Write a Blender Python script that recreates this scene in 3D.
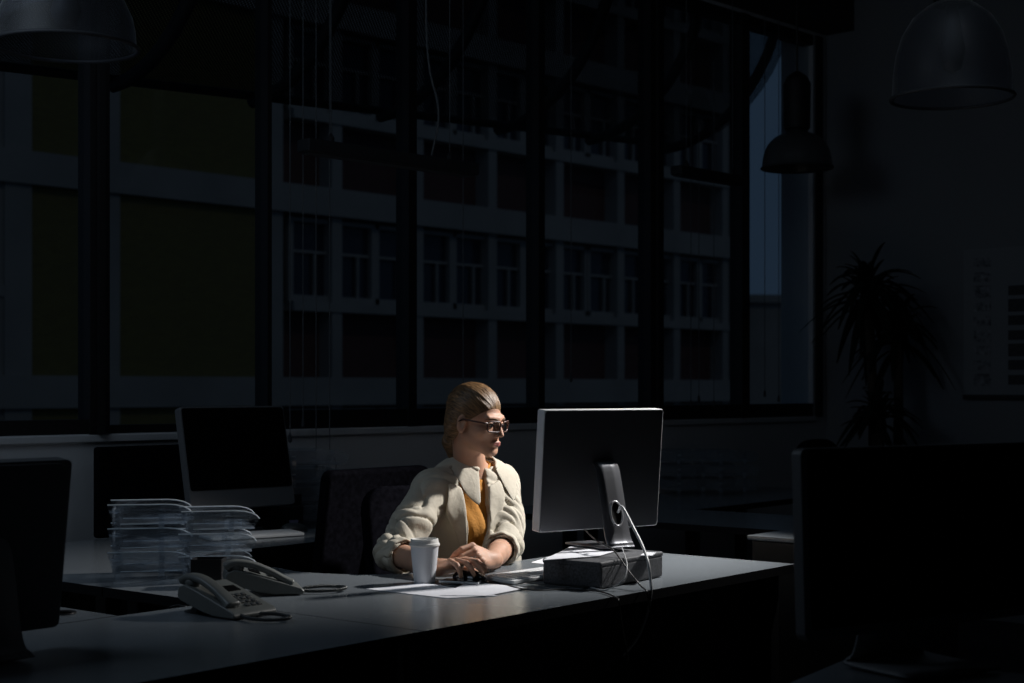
import bpy, bmesh, math, random
import numpy as np
from mathutils import Vector, Matrix
R = math.radians
sc = bpy.context.scene
COL = sc.collection
for o in list(bpy.data.objects): bpy.data.objects.remove(o)

# ------------------------------------------------------------------ camera
F = 1530.0; HZ = 388.0; CH = 1.27; DT = 0.74
cam = bpy.data.cameras.new('camera'); co = bpy.data.objects.new('camera', cam); COL.objects.link(co)
co.location = (0, 0, CH); co.rotation_euler = (R(90), 0, 0)
cam.sensor_width = 36; cam.lens = 36*F/1024; cam.shift_y = (HZ-341.5)/1024
cam.clip_end = 300
cam.dof.use_dof = True; cam.dof.focus_distance = 4.45; cam.dof.aperture_fstop = 4.5
sc.camera = co
# ------------------------------------------------------------------ sky, lights, exposure
w = bpy.data.worlds.new('night_sky'); sc.world = w; w.use_nodes = True
w.node_tree.nodes['Background'].inputs[0].default_value = (0.28, 0.50, 0.86, 1)
w.node_tree.nodes['Background'].inputs[1].default_value = 0.045
def light(name, kind, loc, target, energy, color, **kw):
    l = bpy.data.lights.new(name, kind); l.energy = energy; l.color = color
    for k, v in kw.items(): setattr(l, k, v)
    o = bpy.data.objects.new(name, l); COL.objects.link(o); o.location = loc
    o.rotation_euler = (Vector(target)-Vector(loc)).to_track_quat('-Z', 'Y').to_euler()
    return o
light('desk_spot', 'SPOT', (1.35, 5.10, 2.20), (0.18, 4.70, 0.88), 300, (1.0, 0.975, 0.95), spot_size=R(56), spot_blend=0.9, shadow_soft_size=0.05)
light('added_fill', 'AREA', (-2.2, 3.3, 3.0), (-1.7, 5.2, 0.9), 8.0, (0.66, 0.82, 1.0), size=1.2)  # added fill to brighten the left wall and desks, no fixture modelled
light('added_fill', 'AREA', (1.3, 4.3, 3.4), (1.3, 5.3, 0.7), 1.5, (0.66, 0.82, 1.0), size=1.0)  # second added fill, lifts the right desks; no fixture there
light('facade_fill', 'SUN', (0, 0, 20), (-8, 12, 6), 0.03, (1.0, 0.95, 0.85), angle=R(2))  # added weak sun that brightens the facade opposite, not a known moon
vs = sc.view_settings
vs.view_transform = 'Standard'; vs.look = 'None'; vs.exposure = 0; vs.gamma = 1; vs.use_curve_mapping = False
sc.display_settings.display_device = 'sRGB'

# ------------------------------------------------------------------ measuring helpers (all on real planes)
def at(px, py, Y): return Vector(((px-512)/F*Y, Y, CH-(py-HZ)/F*Y))
def on_z(px, py, z=DT):
    Y = F*(CH-z)/(py-HZ); return at(px, py, Y)
U = Vector((0.634, 0.773, 0)).normalized(); V = Vector((-U.y, U.x, 0)); R0 = Vector((0.853, 4.61, 0))
def uv(u, v, z=0): return R0 + U*u + V*v + Vector((0, 0, z))
WU = Vector((0.685, 0.729, 0)).normalized(); WI = Vector((WU.y, -WU.x, 0)); W0 = Vector((-1.62, 5.37, 0))
def wt(px, o=W0):
    k = (px-512)/F; return (o.y*k-o.x)/(WU.x-WU.y*k)
def wall(t, d=0, z=0, o=W0): return o + WU*t + WI*d + Vector((0, 0, z))
WROT = math.atan2(WU.y, WU.x); UROT = math.atan2(U.y, U.x)

# ------------------------------------------------------------------ materials
def mat(name, col, rough=0.5, metal=0.0, spec=0.5, noise=None, bump=None, coat=0, sheen=0, trans=0):
    """noise=(scale, amount[,stretch xyz]); bump=(scale, strength)"""
    m = bpy.data.materials.new(name); m.use_nodes = True
    nt = m.node_tree; b = nt.nodes['Principled BSDF']
    b.inputs['Base Color'].default_value = (*col, 1); b.inputs['Roughness'].default_value = rough
    b.inputs['Metallic'].default_value = metal; b.inputs['Specular IOR Level'].default_value = spec
    b.inputs['Coat Weight'].default_value = coat; b.inputs['Sheen Weight'].default_value = sheen
    b.inputs['Transmission Weight'].default_value = trans
    tc = nt.nodes.new('ShaderNodeTexCoord')
    if noise:
        mp = nt.nodes.new('ShaderNodeMapping'); nt.links.new(tc.outputs['Object'], mp.inputs[0])
        if len(noise) > 2: mp.inputs['Scale'].default_value = noise[2]
        n = nt.nodes.new('ShaderNodeTexNoise'); n.inputs['Scale'].default_value = noise[0]; n.inputs['Detail'].default_value = 4
        nt.links.new(mp.outputs[0], n.inputs['Vector'])
        r = nt.nodes.new('ShaderNodeValToRGB'); a = noise[1]
        r.color_ramp.elements[0].position = 0.3; r.color_ramp.elements[1].position = 0.7
        r.color_ramp.elements[0].color = (*[c*(1-a) for c in col], 1); r.color_ramp.elements[1].color = (*[min(1, c*(1+a)) for c in col], 1)
        nt.links.new(n.outputs['Fac'], r.inputs[0]); nt.links.new(r.outputs[0], b.inputs['Base Color'])
    if bump:
        n = nt.nodes.new('ShaderNodeTexNoise'); n.inputs['Scale'].default_value = bump[0]; n.inputs['Detail'].default_value = 3
        nt.links.new(tc.outputs['Object'], n.inputs['Vector'])
        bp = nt.nodes.new('ShaderNodeBump'); bp.inputs['Strength'].default_value = bump[1]; bp.inputs['Distance'].default_value = bump[2] if len(bump) > 2 else 0.01
        nt.links.new(n.outputs['Fac'], bp.inputs['Height']); nt.links.new(bp.outputs[0], b.inputs['Normal'])
    return m
def glassy(name, tint=(1, 1, 1), gloss=0.12, rough=0.03, ior=1.45, edge=None):
    """thin clear sheet: transparent with a Fresnel reflection (same for every ray)"""
    m = bpy.data.materials.new(name); m.use_nodes = True; nt = m.node_tree; nt.nodes.clear()
    out = nt.nodes.new('ShaderNodeOutputMaterial'); mix = nt.nodes.new('ShaderNodeMixShader')
    t = nt.nodes.new('ShaderNodeBsdfTransparent'); t.inputs[0].default_value = (*tint, 1)
    g = nt.nodes.new('ShaderNodeBsdfGlossy'); g.inputs['Roughness'].default_value = rough
    fr = nt.nodes.new('ShaderNodeFresnel'); geo = nt.nodes.new('ShaderNodeNewGeometry')
    ma = nt.nodes.new('ShaderNodeMath'); ma.operation = 'MULTIPLY_ADD'      # same reflectance on both faces of the sheet
    ma.inputs[1].default_value = 1/ior-ior; ma.inputs[2].default_value = ior
    nt.links.new(geo.outputs['Backfacing'], ma.inputs[0]); nt.links.new(ma.outputs[0], fr.inputs[0])
    ad = nt.nodes.new('ShaderNodeMath'); ad.operation = 'ADD'; ad.inputs[1].default_value = gloss; ad.use_clamp = True
    nt.links.new(fr.outputs[0], ad.inputs[0]); nt.links.new(ad.outputs[0], mix.inputs[0])
    if edge and len(edge) > 2:      # slightly wavy moulded plastic, bright streak highlights painted in
        tc = nt.nodes.new('ShaderNodeTexCoord'); mp = nt.nodes.new('ShaderNodeMapping'); mp.inputs['Scale'].default_value = (3.5, 3.5, 24); nt.links.new(tc.outputs['Object'], mp.inputs[0])
        n = nt.nodes.new('ShaderNodeTexNoise'); n.inputs['Scale'].default_value = 2.0; nt.links.new(mp.outputs[0], n.inputs['Vector'])
        bp = nt.nodes.new('ShaderNodeBump'); bp.inputs['Strength'].default_value = 0.6; bp.inputs['Distance'].default_value = 0.01
        nt.links.new(n.outputs['Fac'], bp.inputs['Height']); nt.links.new(bp.outputs[0], g.inputs['Normal'])
        cr = nt.nodes.new('ShaderNodeValToRGB'); cr.color_ramp.elements[0].position = .50; cr.color_ramp.elements[1].position = .68  # pale streaks stand in for glints on the trays
        cr.color_ramp.elements[0].color = (.03, .03, .03, 1); cr.color_ramp.elements[1].color = (.34, .34, .34, 1); nt.links.new(n.outputs['Fac'], cr.inputs[0])
    nt.links.new(t.outputs[0], mix.inputs[1]); nt.links.new(g.outputs[0], mix.inputs[2]); 
    last = mix
    if edge:
        d = nt.nodes.new('ShaderNodeBsdfDiffuse'); d.inputs[0].default_value = (*edge[0], 1)
        m2 = nt.nodes.new('ShaderNodeMixShader'); m2.inputs[0].default_value = edge[1]
        if len(edge) > 2: nt.links.new(cr.outputs[0], m2.inputs[0])
        nt.links.new(mix.outputs[0], m2.inputs[1]); nt.links.new(d.outputs[0], m2.inputs[2]); last = m2
    nt.links.new(last.outputs[0], out.inputs[0])
    return m
M = {}
M['desk'] = mat('grey_laminate', (0.19, 0.212, 0.232), 0.22, noise=(3, 0.05), spec=0.6)
M['desk_edge'] = mat('dark_edge_band', (0.012, 0.012, 0.014), 0.7, spec=0.1)
M['dark_metal'] = mat('dark_metal', (0.02, 0.021, 0.023), 0.45, 0.6)
M['black'] = mat('black_plastic', (0.008, 0.008, 0.009), 0.45)
M['blackfab'] = mat('black_fabric', (0.005, 0.005, 0.007), 1.0, spec=0.0, noise=(60, 0.4), bump=(300, 0.3, 0.002))
M['screen'] = mat('black_screen_glass', (0.001, 0.001, 0.0012), 0.6, spec=0.06)
M['silver'] = mat('brushed_aluminium', (0.42, 0.43, 0.45), 0.38, 0.55, noise=(4, 0.06, (1, 1, 30)))
M['silverdark'] = mat('anodised_aluminium', (0.05, 0.053, 0.06), 0.6, 0.2)
M['rim_alu'] = mat('lit_aluminium', (0.72, 0.73, 0.75), 0.4, 0.15)  # monitor aluminium lightened, the light on its top edge put into the colour
M['silvermid'] = mat('grey_aluminium', (0.17, 0.175, 0.185), 0.5, 0.3)
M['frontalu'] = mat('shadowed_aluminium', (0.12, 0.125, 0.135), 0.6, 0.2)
M['silverback'] = mat('shaded_aluminium', (0.16, 0.165, 0.18), 0.4, 0.8)  # same monitor aluminium darkened, shade of its unlit back put into the colour
M['cord'] = mat('cord', (0.10, 0.11, 0.12), 0.8)
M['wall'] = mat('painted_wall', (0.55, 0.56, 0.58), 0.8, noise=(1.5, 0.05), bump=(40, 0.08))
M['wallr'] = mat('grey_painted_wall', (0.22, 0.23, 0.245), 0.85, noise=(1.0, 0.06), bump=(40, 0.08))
M['ceil'] = mat('dark_ceiling', (0.05, 0.05, 0.055), 0.9, noise=(2, 0.2))
M['floor'] = mat('carpet', (0.035, 0.036, 0.04), 0.95, noise=(30, 0.3), bump=(200, 0.5))
M['frame'] = mat('black_window_frame', (0.006, 0.006, 0.007), 0.5)
M['glass'] = glassy('window_glass', (0.93, 0.96, 0.97), 0.0, 0.02)
M['acrylic'] = glassy('clear_acrylic', (0.90, 0.93, 0.96), 0.09, 0.12, 1.5, ((0.75, 0.82, 0.9), 0.07, True))
M['acrylic_edge'] = mat('acrylic_rim', (0.80, 0.86, 0.92), 0.15, spec=1.0)
M['lampglass'] = glassy('prismatic_glass', (0.55, 0.57, 0.62), 0.0, 0.5, 1.5, ((0.4, 0.42, 0.46), 0.05))
M['paper'] = mat('white_paper', (0.80, 0.81, 0.86), 0.7, noise=(12, 0.05))
M['white'] = mat('white_plastic', (0.78, 0.79, 0.80), 0.35)
M['cup'] = mat('paper_cup', (0.72, 0.74, 0.78), 0.55)
M['lid'] = mat('cup_lid', (0.80, 0.79, 0.76), 0.35)
M['phone'] = mat('grey_phone_plastic', (0.17, 0.18, 0.172), 0.38, noise=(20, 0.05))
M['phone_dark'] = mat('dark_phone_plastic', (0.06, 0.065, 0.066), 0.4)
M['skin'] = mat('skin', (0.53, 0.295, 0.195), 0.58, noise=(25, 0.08), bump=(120, 0.12, 0.003))
M['skin'].node_tree.nodes['Principled BSDF'].inputs['Subsurface Weight'].default_value = 0.12
M['skin'].node_tree.nodes['Principled BSDF'].inputs['Subsurface Radius'].default_value = (0.012, 0.005, 0.003)
M['lips'] = mat('lips', (0.30, 0.095, 0.08), 0.5)
M['coat'] = mat('cream_cotton', (0.54, 0.495, 0.405), 0.85, noise=(14, 0.06), bump=(55, 0.35, 0.006))
M['mustard'] = mat('mustard_knit', (0.50, 0.215, 0.028), 0.85, noise=(10, 0.12), bump=(160, 0.5, 0.003))
M['trousers'] = mat('dark_trousers', (0.015, 0.015, 0.02), 0.9)
M['eyewhite'] = mat('eye_white', (0.7, 0.68, 0.66), 0.2)
M['iris'] = mat('iris', (0.03, 0.05, 0.06), 0.1)
M['brow'] = mat('brow_hair', (0.13, 0.075, 0.04), 0.8)
M['tortoise'] = mat('tortoiseshell', (0.05, 0.017, 0.011), 0.45, noise=(60, 0.8))
M['lens'] = glassy('spectacle_lens', (0.95, 0.95, 0.95), 0.03, 0.02)
M['gold'] = mat('ring_metal', (0.8, 0.75, 0.65), 0.2, 1.0)
M['charcoal'] = mat('charcoal_cover', (0.05, 0.053, 0.06), 0.7, noise=(160, 0.6), bump=(250, 0.4, 0.002))
M['cable'] = mat('white_cable', (0.55, 0.56, 0.57), 0.4)
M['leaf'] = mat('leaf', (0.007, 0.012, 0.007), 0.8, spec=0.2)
M['bark'] = mat('cane_bark', (0.05, 0.038, 0.028), 0.9, bump=(60, 0.5))
M['pot'] = mat('dark_pot', (0.03, 0.03, 0.032), 0.6)
M['concrete'] = mat('pale_concrete', (0.33, 0.32, 0.30), 0.85, noise=(0.8, 0.12))
M['spandrel'] = mat('brown_panel', (0.10, 0.045, 0.04), 0.7, noise=(1.2, 0.2))
M['darkpane'] = mat('far_window_pane', (0.03, 0.04, 0.06), 0.15, spec=0.4)
M['rib'] = mat('painted_steel', (0.012, 0.013, 0.016), 0.6)
def brick_mat():
    m = bpy.data.materials.new('yellow_brick'); m.use_nodes = True; nt = m.node_tree; b = nt.nodes['Principled BSDF']
    b.inputs['Roughness'].default_value = 0.9
    tc = nt.nodes.new('ShaderNodeTexCoord'); sx = nt.nodes.new('ShaderNodeSeparateXYZ'); cx = nt.nodes.new('ShaderNodeCombineXYZ')
    nt.links.new(tc.outputs['Object'], sx.inputs[0]); nt.links.new(sx.outputs[0], cx.inputs[0]); nt.links.new(sx.outputs[2], cx.inputs[1])
    br = nt.nodes.new('ShaderNodeTexBrick'); nt.links.new(cx.outputs[0], br.inputs['Vector'])
    br.inputs['Color1'].default_value = (0.22, 0.185, 0.06, 1); br.inputs['Color2'].default_value = (0.19, 0.16, 0.055, 1)
    br.inputs['Mortar'].default_value = (0.16, 0.145, 0.085, 1); br.inputs['Scale'].default_value = 4.5; br.inputs['Mortar Size'].default_value = 0.015
    nt.links.new(br.outputs[0], b.inputs['Base Color']); return m
M['brick'] = brick_mat()
def mesh_sheet_mat():
    m = bpy.data.materials.new('perforated_sheet'); m.use_nodes = True; nt = m.node_tree; nt.nodes.clear()
    out = nt.nodes.new('ShaderNodeOutputMaterial'); mix = nt.nodes.new('ShaderNodeMixShader'); t = nt.nodes.new('ShaderNodeBsdfTransparent')
    d = nt.nodes.new('ShaderNodeBsdfDiffuse'); d.inputs[0].default_value = (0.012, 0.013, 0.016, 1)
    uvn = nt.nodes.new('ShaderNodeTexCoord')
    w1 = nt.nodes.new('ShaderNodeTexWave'); w2 = nt.nodes.new('ShaderNodeTexWave')
    for wv, dr in ((w1, 'X'), (w2, 'Y')):
        mp = nt.nodes.new('ShaderNodeMapping'); mp.inputs['Rotation'].default_value = (0, 0, R(45))
        nt.links.new(uvn.outputs['UV'], mp.inputs[0]); nt.links.new(mp.outputs[0], wv.inputs[0])
        wv.bands_direction = dr; wv.inputs['Scale'].default_value = 24.0
    mu = nt.nodes.new('ShaderNodeMath'); mu.operation = 'MULTIPLY'; nt.links.new(w1.outputs['Fac'], mu.inputs[0]); nt.links.new(w2.outputs['Fac'], mu.inputs[1])
    gt = nt.nodes.new('ShaderNodeMath'); gt.operation = 'GREATER_THAN'; gt.inputs[1].default_value = 0.36; nt.links.new(mu.outputs[0], gt.inputs[0])
    nt.links.new(gt.outputs[0], mix.inputs[0]); nt.links.new(d.outputs[0], mix.inputs[1]); nt.links.new(t.outputs[0], mix.inputs[2]); nt.links.new(mix.outputs[0], out.inputs[0])
    return m
M['perf'] = mesh_sheet_mat()
def hair_mat():
    m = bpy.data.materials.new('blonde_hair'); m.use_nodes = True; nt = m.node_tree; b = nt.nodes['Principled BSDF']
    b.inputs['Roughness'].default_value = 0.42; b.inputs['Specular IOR Level'].default_value = 0.5
    at_ = nt.nodes.new('ShaderNodeAttribute'); at_.attribute_name = 'strand'
    mp = nt.nodes.new('ShaderNodeMapping'); mp.inputs['Scale'].default_value = (14, 1.2, 1); nt.links.new(at_.outputs['Vector'], mp.inputs[0])
    n = nt.nodes.new('ShaderNodeTexNoise'); n.inputs['Scale'].default_value = 3.0; n.inputs['Detail'].default_value = 5; nt.links.new(mp.outputs[0], n.inputs['Vector'])
    r = nt.nodes.new('ShaderNodeValToRGB'); r.color_ramp.elements[0].position = 0.35; r.color_ramp.elements[1].position = 0.68
    r.color_ramp.elements[0].color = (0.035, 0.017, 0.006, 1); r.color_ramp.elements[1].color = (0.33, 0.185, 0.08, 1)
    nt.links.new(n.outputs['Fac'], r.inputs[0]); nt.links.new(r.outputs[0], b.inputs['Base Color'])
    bp = nt.nodes.new('ShaderNodeBump'); bp.inputs['Strength'].default_value = 0.7; bp.inputs['Distance'].default_value = 0.004
    nt.links.new(n.outputs['Fac'], bp.inputs['Height']); nt.links.new(bp.outputs[0], b.inputs['Normal']); return m
M['hair'] = hair_mat()

# ------------------------------------------------------------------ mesh helpers
class MB:
    def __init__(s): s.v = []; s.f = []; s.mi = []; s.cur = 0
    def add(s, vs_, fs, T=None):
        n = len(s.v)
        for p in vs_:
            p = Vector(p); s.v.append(T @ p if T else p)
        s.f += [tuple(n+i for i in f) for f in fs]; s.mi += [s.cur]*len(fs); return s
    def box(s, c, size, T=None, rz=0):
        x, y, z = [a/2 for a in size]; c = Vector(c); q = Matrix.Rotation(rz, 4, 'Z')
        vs_ = [c + q @ Vector((i*x, j*y, k*z)) for i in (-1, 1) for j in (-1, 1) for k in (-1, 1)]
        return s.add(vs_, [(0, 1, 3, 2), (4, 6, 7, 5), (0, 4, 5, 1), (2, 3, 7, 6), (0, 2, 6, 4), (1, 5, 7, 3)], T)
    def prism(s, poly, z0, z1, T=None):
        n = len(poly); a = sum(poly[i][0]*poly[(i+1) % n][1]-poly[(i+1) % n][0]*poly[i][1] for i in range(n))
        if a < 0: poly = poly[::-1]
        vs_ = [(p[0], p[1], z0) for p in poly]+[(p[0], p[1], z1) for p in poly]
        return s.add(vs_, [tuple(range(n))[::-1], tuple(range(n, 2*n))]+[(i, (i+1) % n, n+(i+1) % n, n+i) for i in range(n)], T)
    def tube(s, pts, r, seg=8, T=None, closed=False):
        pts = [Vector(p) for p in pts]; n = len(pts); rs = r if isinstance(r, (list, tuple)) else [r]*n
        vs_ = []; up = Vector((0, 0, 1)); prev = None
        for i, p in enumerate(pts):
            if closed: d = pts[(i+1) % n]-pts[i-1]
            else: d = pts[min(i+1, n-1)]-pts[max(i-1, 0)]
            if d.length < 1e-9: d = Vector((0, 0, 1))
            d.normalize()
            if prev is None:
                a = d.cross(up)
                if a.length < 0.05: a = d.cross(Vector((1, 0, 0)))
            else:
                a = prev - d*prev.dot(d)
                if a.length < 1e-6: a = d.cross(up)
            a.normalize(); b = d.cross(a); prev = a
            for k in range(seg):
                t = 2*math.pi*k/seg; vs_.append(p+(a*math.cos(t)+b*math.sin(t))*rs[i])
        fs = []
        for i in range(n if closed else n-1):
            j = (i+1) % n
            fs += [(i*seg+k, i*seg+(k+1) % seg, j*seg+(k+1) % seg, j*seg+k) for k in range(seg)]
        if not closed: fs += [tuple(range(seg))[::-1], tuple((n-1)*seg+k for k in range(seg))]
        return s.add(vs_, fs, T)
    def lathe(s, prof, seg=32, T=None, c=(0, 0, 0), rib=0):
        vs_ = []; n = len(prof)
        for (r, z) in prof:
            for k in range(seg):
                t = 2*math.pi*k/seg; q = r*(1+(rib if k % 2 else 0)); vs_.append((c[0]+q*math.cos(t), c[1]+q*math.sin(t), c[2]+z))
        fs = [(i*seg+k, i*seg+(k+1) % seg, (i+1)*seg+(k+1) % seg, (i+1)*seg+k) for i in range(n-1) for k in range(seg)]
        if prof[0][0] > 1e-4: fs.append(tuple(range(seg))[::-1])
        if prof[-1][0] > 1e-4: fs.append(tuple((n-1)*seg+k for k in range(seg)))
        return s.add(vs_, fs, T)
    def grid(s, g, T=None):
        """g: rows of points"""
        n, m = len(g), len(g[0]); return s.add([p for r in g for p in r], [(i*m+j, i*m+j+1, (i+1)*m+j+1, (i+1)*m+j) for i in range(n-1) for j in range(m-1)], T)
    def build(s, name, mt, parent=None, smooth=False, bevel=0, seg=2, solid=0, world=True, sub=0):
        me = bpy.data.meshes.new(name)
        off = world_loc(parent) if (parent is not None and world) else Vector((0, 0, 0))
        me.from_pydata([p-off for p in s.v], [], s.f)
        mts = mt if isinstance(mt, (list, tuple)) else [mt]
        for m_ in mts: me.materials.append(m_)
        if len(mts) > 1:
            for p, i in zip(me.polygons, s.mi): p.material_index = i
        o = bpy.data.objects.new(name, me); COL.objects.link(o)
        if parent is not None: o.parent = parent
        if smooth:
            for p in me.polygons: p.use_smooth = True
        if solid:
            m_ = o.modifiers.new('s', 'SOLIDIFY'); m_.thickness = abs(solid); m_.offset = 1 if solid > 0 else -1
        if bevel:
            m_ = o.modifiers.new('b', 'BEVEL'); m_.width = bevel; m_.segments = seg; m_.limit_method = 'ANGLE'; m_.angle_limit = R(35)
            for p in me.polygons: p.use_smooth = True
            w_ = o.modifiers.new('n', 'WEIGHTED_NORMAL'); w_.keep_sharp = True
        if sub:
            m_ = o.modifiers.new('d', 'SUBSURF'); m_.levels = sub; m_.render_levels = sub
        return o
def world_loc(o):
    p = Vector((0, 0, 0))
    while o is not None: p += Vector(o.location); o = o.parent
    return p
def tag(o, label=None, cat=None, group=None, kind=None):
    if label: o['label'] = label
    if cat: o['category'] = cat
    if group: o['group'] = group
    if kind: o['kind'] = kind
    return o
def empty(name, loc, rz=0, label=None, cat=None, group=None, kind=None):
    o = bpy.data.objects.new(name, None); COL.objects.link(o); o.location = loc; o.rotation_euler = (0, 0, rz); o.empty_display_size = 0.1
    return tag(o, label, cat, group, kind)
def copy_tree(o, parent=None):
    c = o.copy(); COL.objects.link(c); c.parent = parent
    for ch in [x for x in o.children]: copy_tree(ch, c)
    return c
def smooth_path(pts, n=8):
    """Catmull-Rom through pts"""
    P = [Vector(p) for p in pts]; P = [P[0]*2-P[1]]+P+[P[-1]*2-P[-2]]; out = []
    for i in range(1, len(P)-2):
        for k in range(n):
            t = k/n; a, b, c, d = P[i-1:i+3]
            out.append(0.5*((2*b)+(c-a)*t+(2*a-5*b+4*c-d)*t*t+(3*b-a-3*c+d)*t**3))
    out.append(P[-2]); return out
def rrect(w_, h_, r, n=5):
    o = []
    for cx, cy, a in ((w_/2-r, h_/2-r, 0), (-w_/2+r, h_/2-r, 90), (-w_/2+r, -h_/2+r, 180), (w_/2-r, -h_/2+r, 270)):
        for k in range(n+1): t = R(a+90*k/n); o.append((cx+r*math.cos(t), cy+r*math.sin(t)))
    return o
# ================================================================== THE ROOM
FH = 3.34; CEIL = 3.62; SILL = 1.105; T_END = wt(826); T_LEFT = -4.6; DEPTH = 8.6
WTH = 0.22
def struct(name, mb, mt, **k):
    o = mb.build(name, mt, **k); o['kind'] = 'structure'; return o
Tw = Matrix.Translation(W0) @ Matrix.Rotation(WROT, 4, 'Z')      # local x along the wall, local -y into the room
def wl(mb, x0, x1, y0, y1, z0, z1): mb.box(((x0+x1)/2, (y0+y1)/2, (z0+z1)/2), (x1-x0, y1-y0, z1-z0), Tw); return mb
b = MB(); wl(b, T_LEFT, T_END+.15, -DEPTH-.15, .0, -.12, 0); struct('floor', b, M['floor'])
b = MB(); wl(b, T_LEFT-.15, T_END+.15, -DEPTH-.15, WTH, CEIL, CEIL+.2); struct('ceiling', b, M['ceil'])
GROUPS = [78, 108, 255, 270, 396, 415, 526, 543, 638, 662, 730, 748, 805, 822]
X_L = -1.6; X_R = wt(813)
b = MB()                                          # window wall with one long opening
wl(b, T_LEFT, T_END+.15, 0, WTH, -.12, SILL); wl(b, T_LEFT, T_END+.15, 0, WTH, FH, CEIL)
wl(b, T_LEFT, X_L, 0, WTH, SILL, FH); wl(b, X_R, T_END+.15, 0, WTH, SILL, FH)
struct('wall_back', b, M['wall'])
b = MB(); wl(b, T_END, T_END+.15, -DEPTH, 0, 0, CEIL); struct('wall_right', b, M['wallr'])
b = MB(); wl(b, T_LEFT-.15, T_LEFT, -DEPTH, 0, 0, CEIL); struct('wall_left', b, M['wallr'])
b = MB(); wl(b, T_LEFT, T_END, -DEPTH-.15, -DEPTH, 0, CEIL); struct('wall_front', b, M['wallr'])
b = MB(); wl(b, T_LEFT, T_END, -.19, -.001, FH+.02, CEIL); struct('trim_1', b, M['ceil'])
b = MB(); wl(b, X_L-.02, X_R+.02, -.012, 0, SILL-.03, SILL-.003); struct('trim_2', b, M['wall'], bevel=.004)
# mullions: thick posts at 93 and 650, slimmer ones between
OUT = W0-WI*.07; E_ = [(wt(a, OUT), wt(b)) for a, b in ((78, 108), (255, 270), (396, 415), (526, 543), (638, 662), (730, 748), (805, 822))]
cx = [X_L]+[(a+b)/2 for a, b in E_]
hw = [.04]+[(b-a)/2 for a, b in E_]
for i in range(7):
    x0, x1 = cx[i], cx[i+1]
    e = empty('window_%d' % (i+1), wall((x0+x1)/2, 0, SILL), kind='structure')
    b = MB(); wl(b, x0+(hw[i] if i == 0 else 0), x0+hw[i], -.012, .07, SILL, FH) if i else wl(b, x0, x0+.05, -.012, .07, SILL, FH)
    wl(b, x1-hw[i+1], x1 if i < 6 else x1+.03, -.012, .07, SILL, FH)
    bh = .052 if i in (0,) else (.03 if i == 1 else .075)
    wl(b, x0, x1, 0.0, .07, SILL, SILL+bh); wl(b, x0, x1, 0.0, .07, FH-.06, FH)
    b.build('window_frame', M['frame'], e)
    b = MB(); wl(b, x0+.01, x1-.01, .03, .036, SILL+.01, FH-.02); b.build('window_pane', M['glass'], e)
    # close the frame profile round the left half of each thick post
    if i in (1, 5):
        b = MB(); wl(b, x0-.012, x0+.012, -.03, -.011, SILL, FH); b.build('frame_cover', M['frame'], e)

# ---- blind cords hanging in front of the glass
cordp = [(283, 0, 440), (296, 0, 425), (309, 0, 470), (322.5, 0, 455), (456, 0, 408), (564, 0, 380), (684, 60, 405), (692, 120, 400), (707, 60, 405), (758, 40, 395), (772, 40, 400)]
lab = {283: 'first thin blind cord from the left in the third window bay', 296: 'thin blind cord second from left in the third window bay', 309: 'long blind cord reaching lowest, under the left end of hanging lamp bar',
       322.5: 'blind cord with looped end right of the longest cord', 456: 'dark blind cord in the bay above the seated woman', 564: 'single blind cord in the bay above the lit monitor',
       684: 'leftmost cord in the narrow bay left of the sky', 692: 'middle cord below the short hanging light bar', 707: 'rightmost cord below the short hanging light bar', 758: 'left cord in front of the strip of sky', 772: 'right cord in front of the strip of sky'}
for px, y0, y1 in cordp:
    t = wt(px); base = wall(t, .045); Y = base.y
    z0 = min(FH+.02, CH-(y0-HZ)/F*Y); z1 = CH-(y1-HZ)/F*Y
    if z0 > FH-.3: z0 = FH+.03
    e = empty('blind_cord', (base.x, base.y, z1), 0, lab[px], 'blind cord', 'blind cords hanging at the windows')
    pts = [(base.x, base.y, z0), (base.x, base.y, (z0+z1)/2), (base.x, base.y, z1)]
    b = MB(); b.tube(pts, .0022, 5); b.build('cord', M['cord'], e)
    b = MB()
    if px == 322.5:
        q = [(base.x+.035*math.sin(a)*WU.x, base.y+.035*math.sin(a)*WU.y, z1-.045+.045*math.cos(a)) for a in [i*math.pi/8 for i in range(17)]]
        b.tube(q, .002, 5); b.build('cord_loop', M['cord'], e)
    else:
        b.lathe([(.001, .03), (.006, .02), (.008, -.005), (.001, -.012)], 10, c=(base.x, base.y, z1)); b.build('toggle', M['silverdark'], e)

# ---- slim linear lamps hung on wires
def bar_lamp(pa, pb, label, cordx=None):
    a, b_ = Vector(pa), Vector(pb); mid = (a+b_)/2; e = empty('linear_lamp', mid, 0, label, 'hanging lamp', 'slim bar lamps hanging in front of the windows')
    d = b_-a; L = d.length; rz = math.atan2(d.y, d.x)
    b = MB(); b.box(mid, (L, .07, .045), rz=rz); b.build('housing', M['rib'], e, bevel=.006)
    b = MB(); b.box(mid-Vector((0, 0, .025)), (L*.96, .05, .006), rz=rz); b.build('diffuser', M['silverdark'], e)
    for s in (.15, .85):
        p = a+d*s
        b = MB(); b.tube([p+Vector((0, 0, .03)), (p.x, p.y, CEIL)], .0018, 5); b.build('hanging_wire', M['cord'], e)
        b = MB(); b.lathe([(.012, .02), (.012, .04), (.003, .055)], 10, c=p); b.build('wire_clip', M['rib'], e)
    return e
def bar_at(px0, px1, py, d, t_off=0):
    # on a vertical plane parallel to the windows, d metres inside
    o = W0+WI*d; t0, t1 = wt(px0, o), wt(px1, o); p0 = o+WU*t0; p1 = o+WU*t1
    z = CH-(py-HZ)/F*p0.y
    return Vector((p0.x, p0.y, z)), Vector((p1.x, p1.y, z))
a, b_ = bar_at(303, 473, 145, .75); L1 = bar_lamp(a, b_, 'long slim dark bar lamp hanging across the middle windows')
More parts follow.
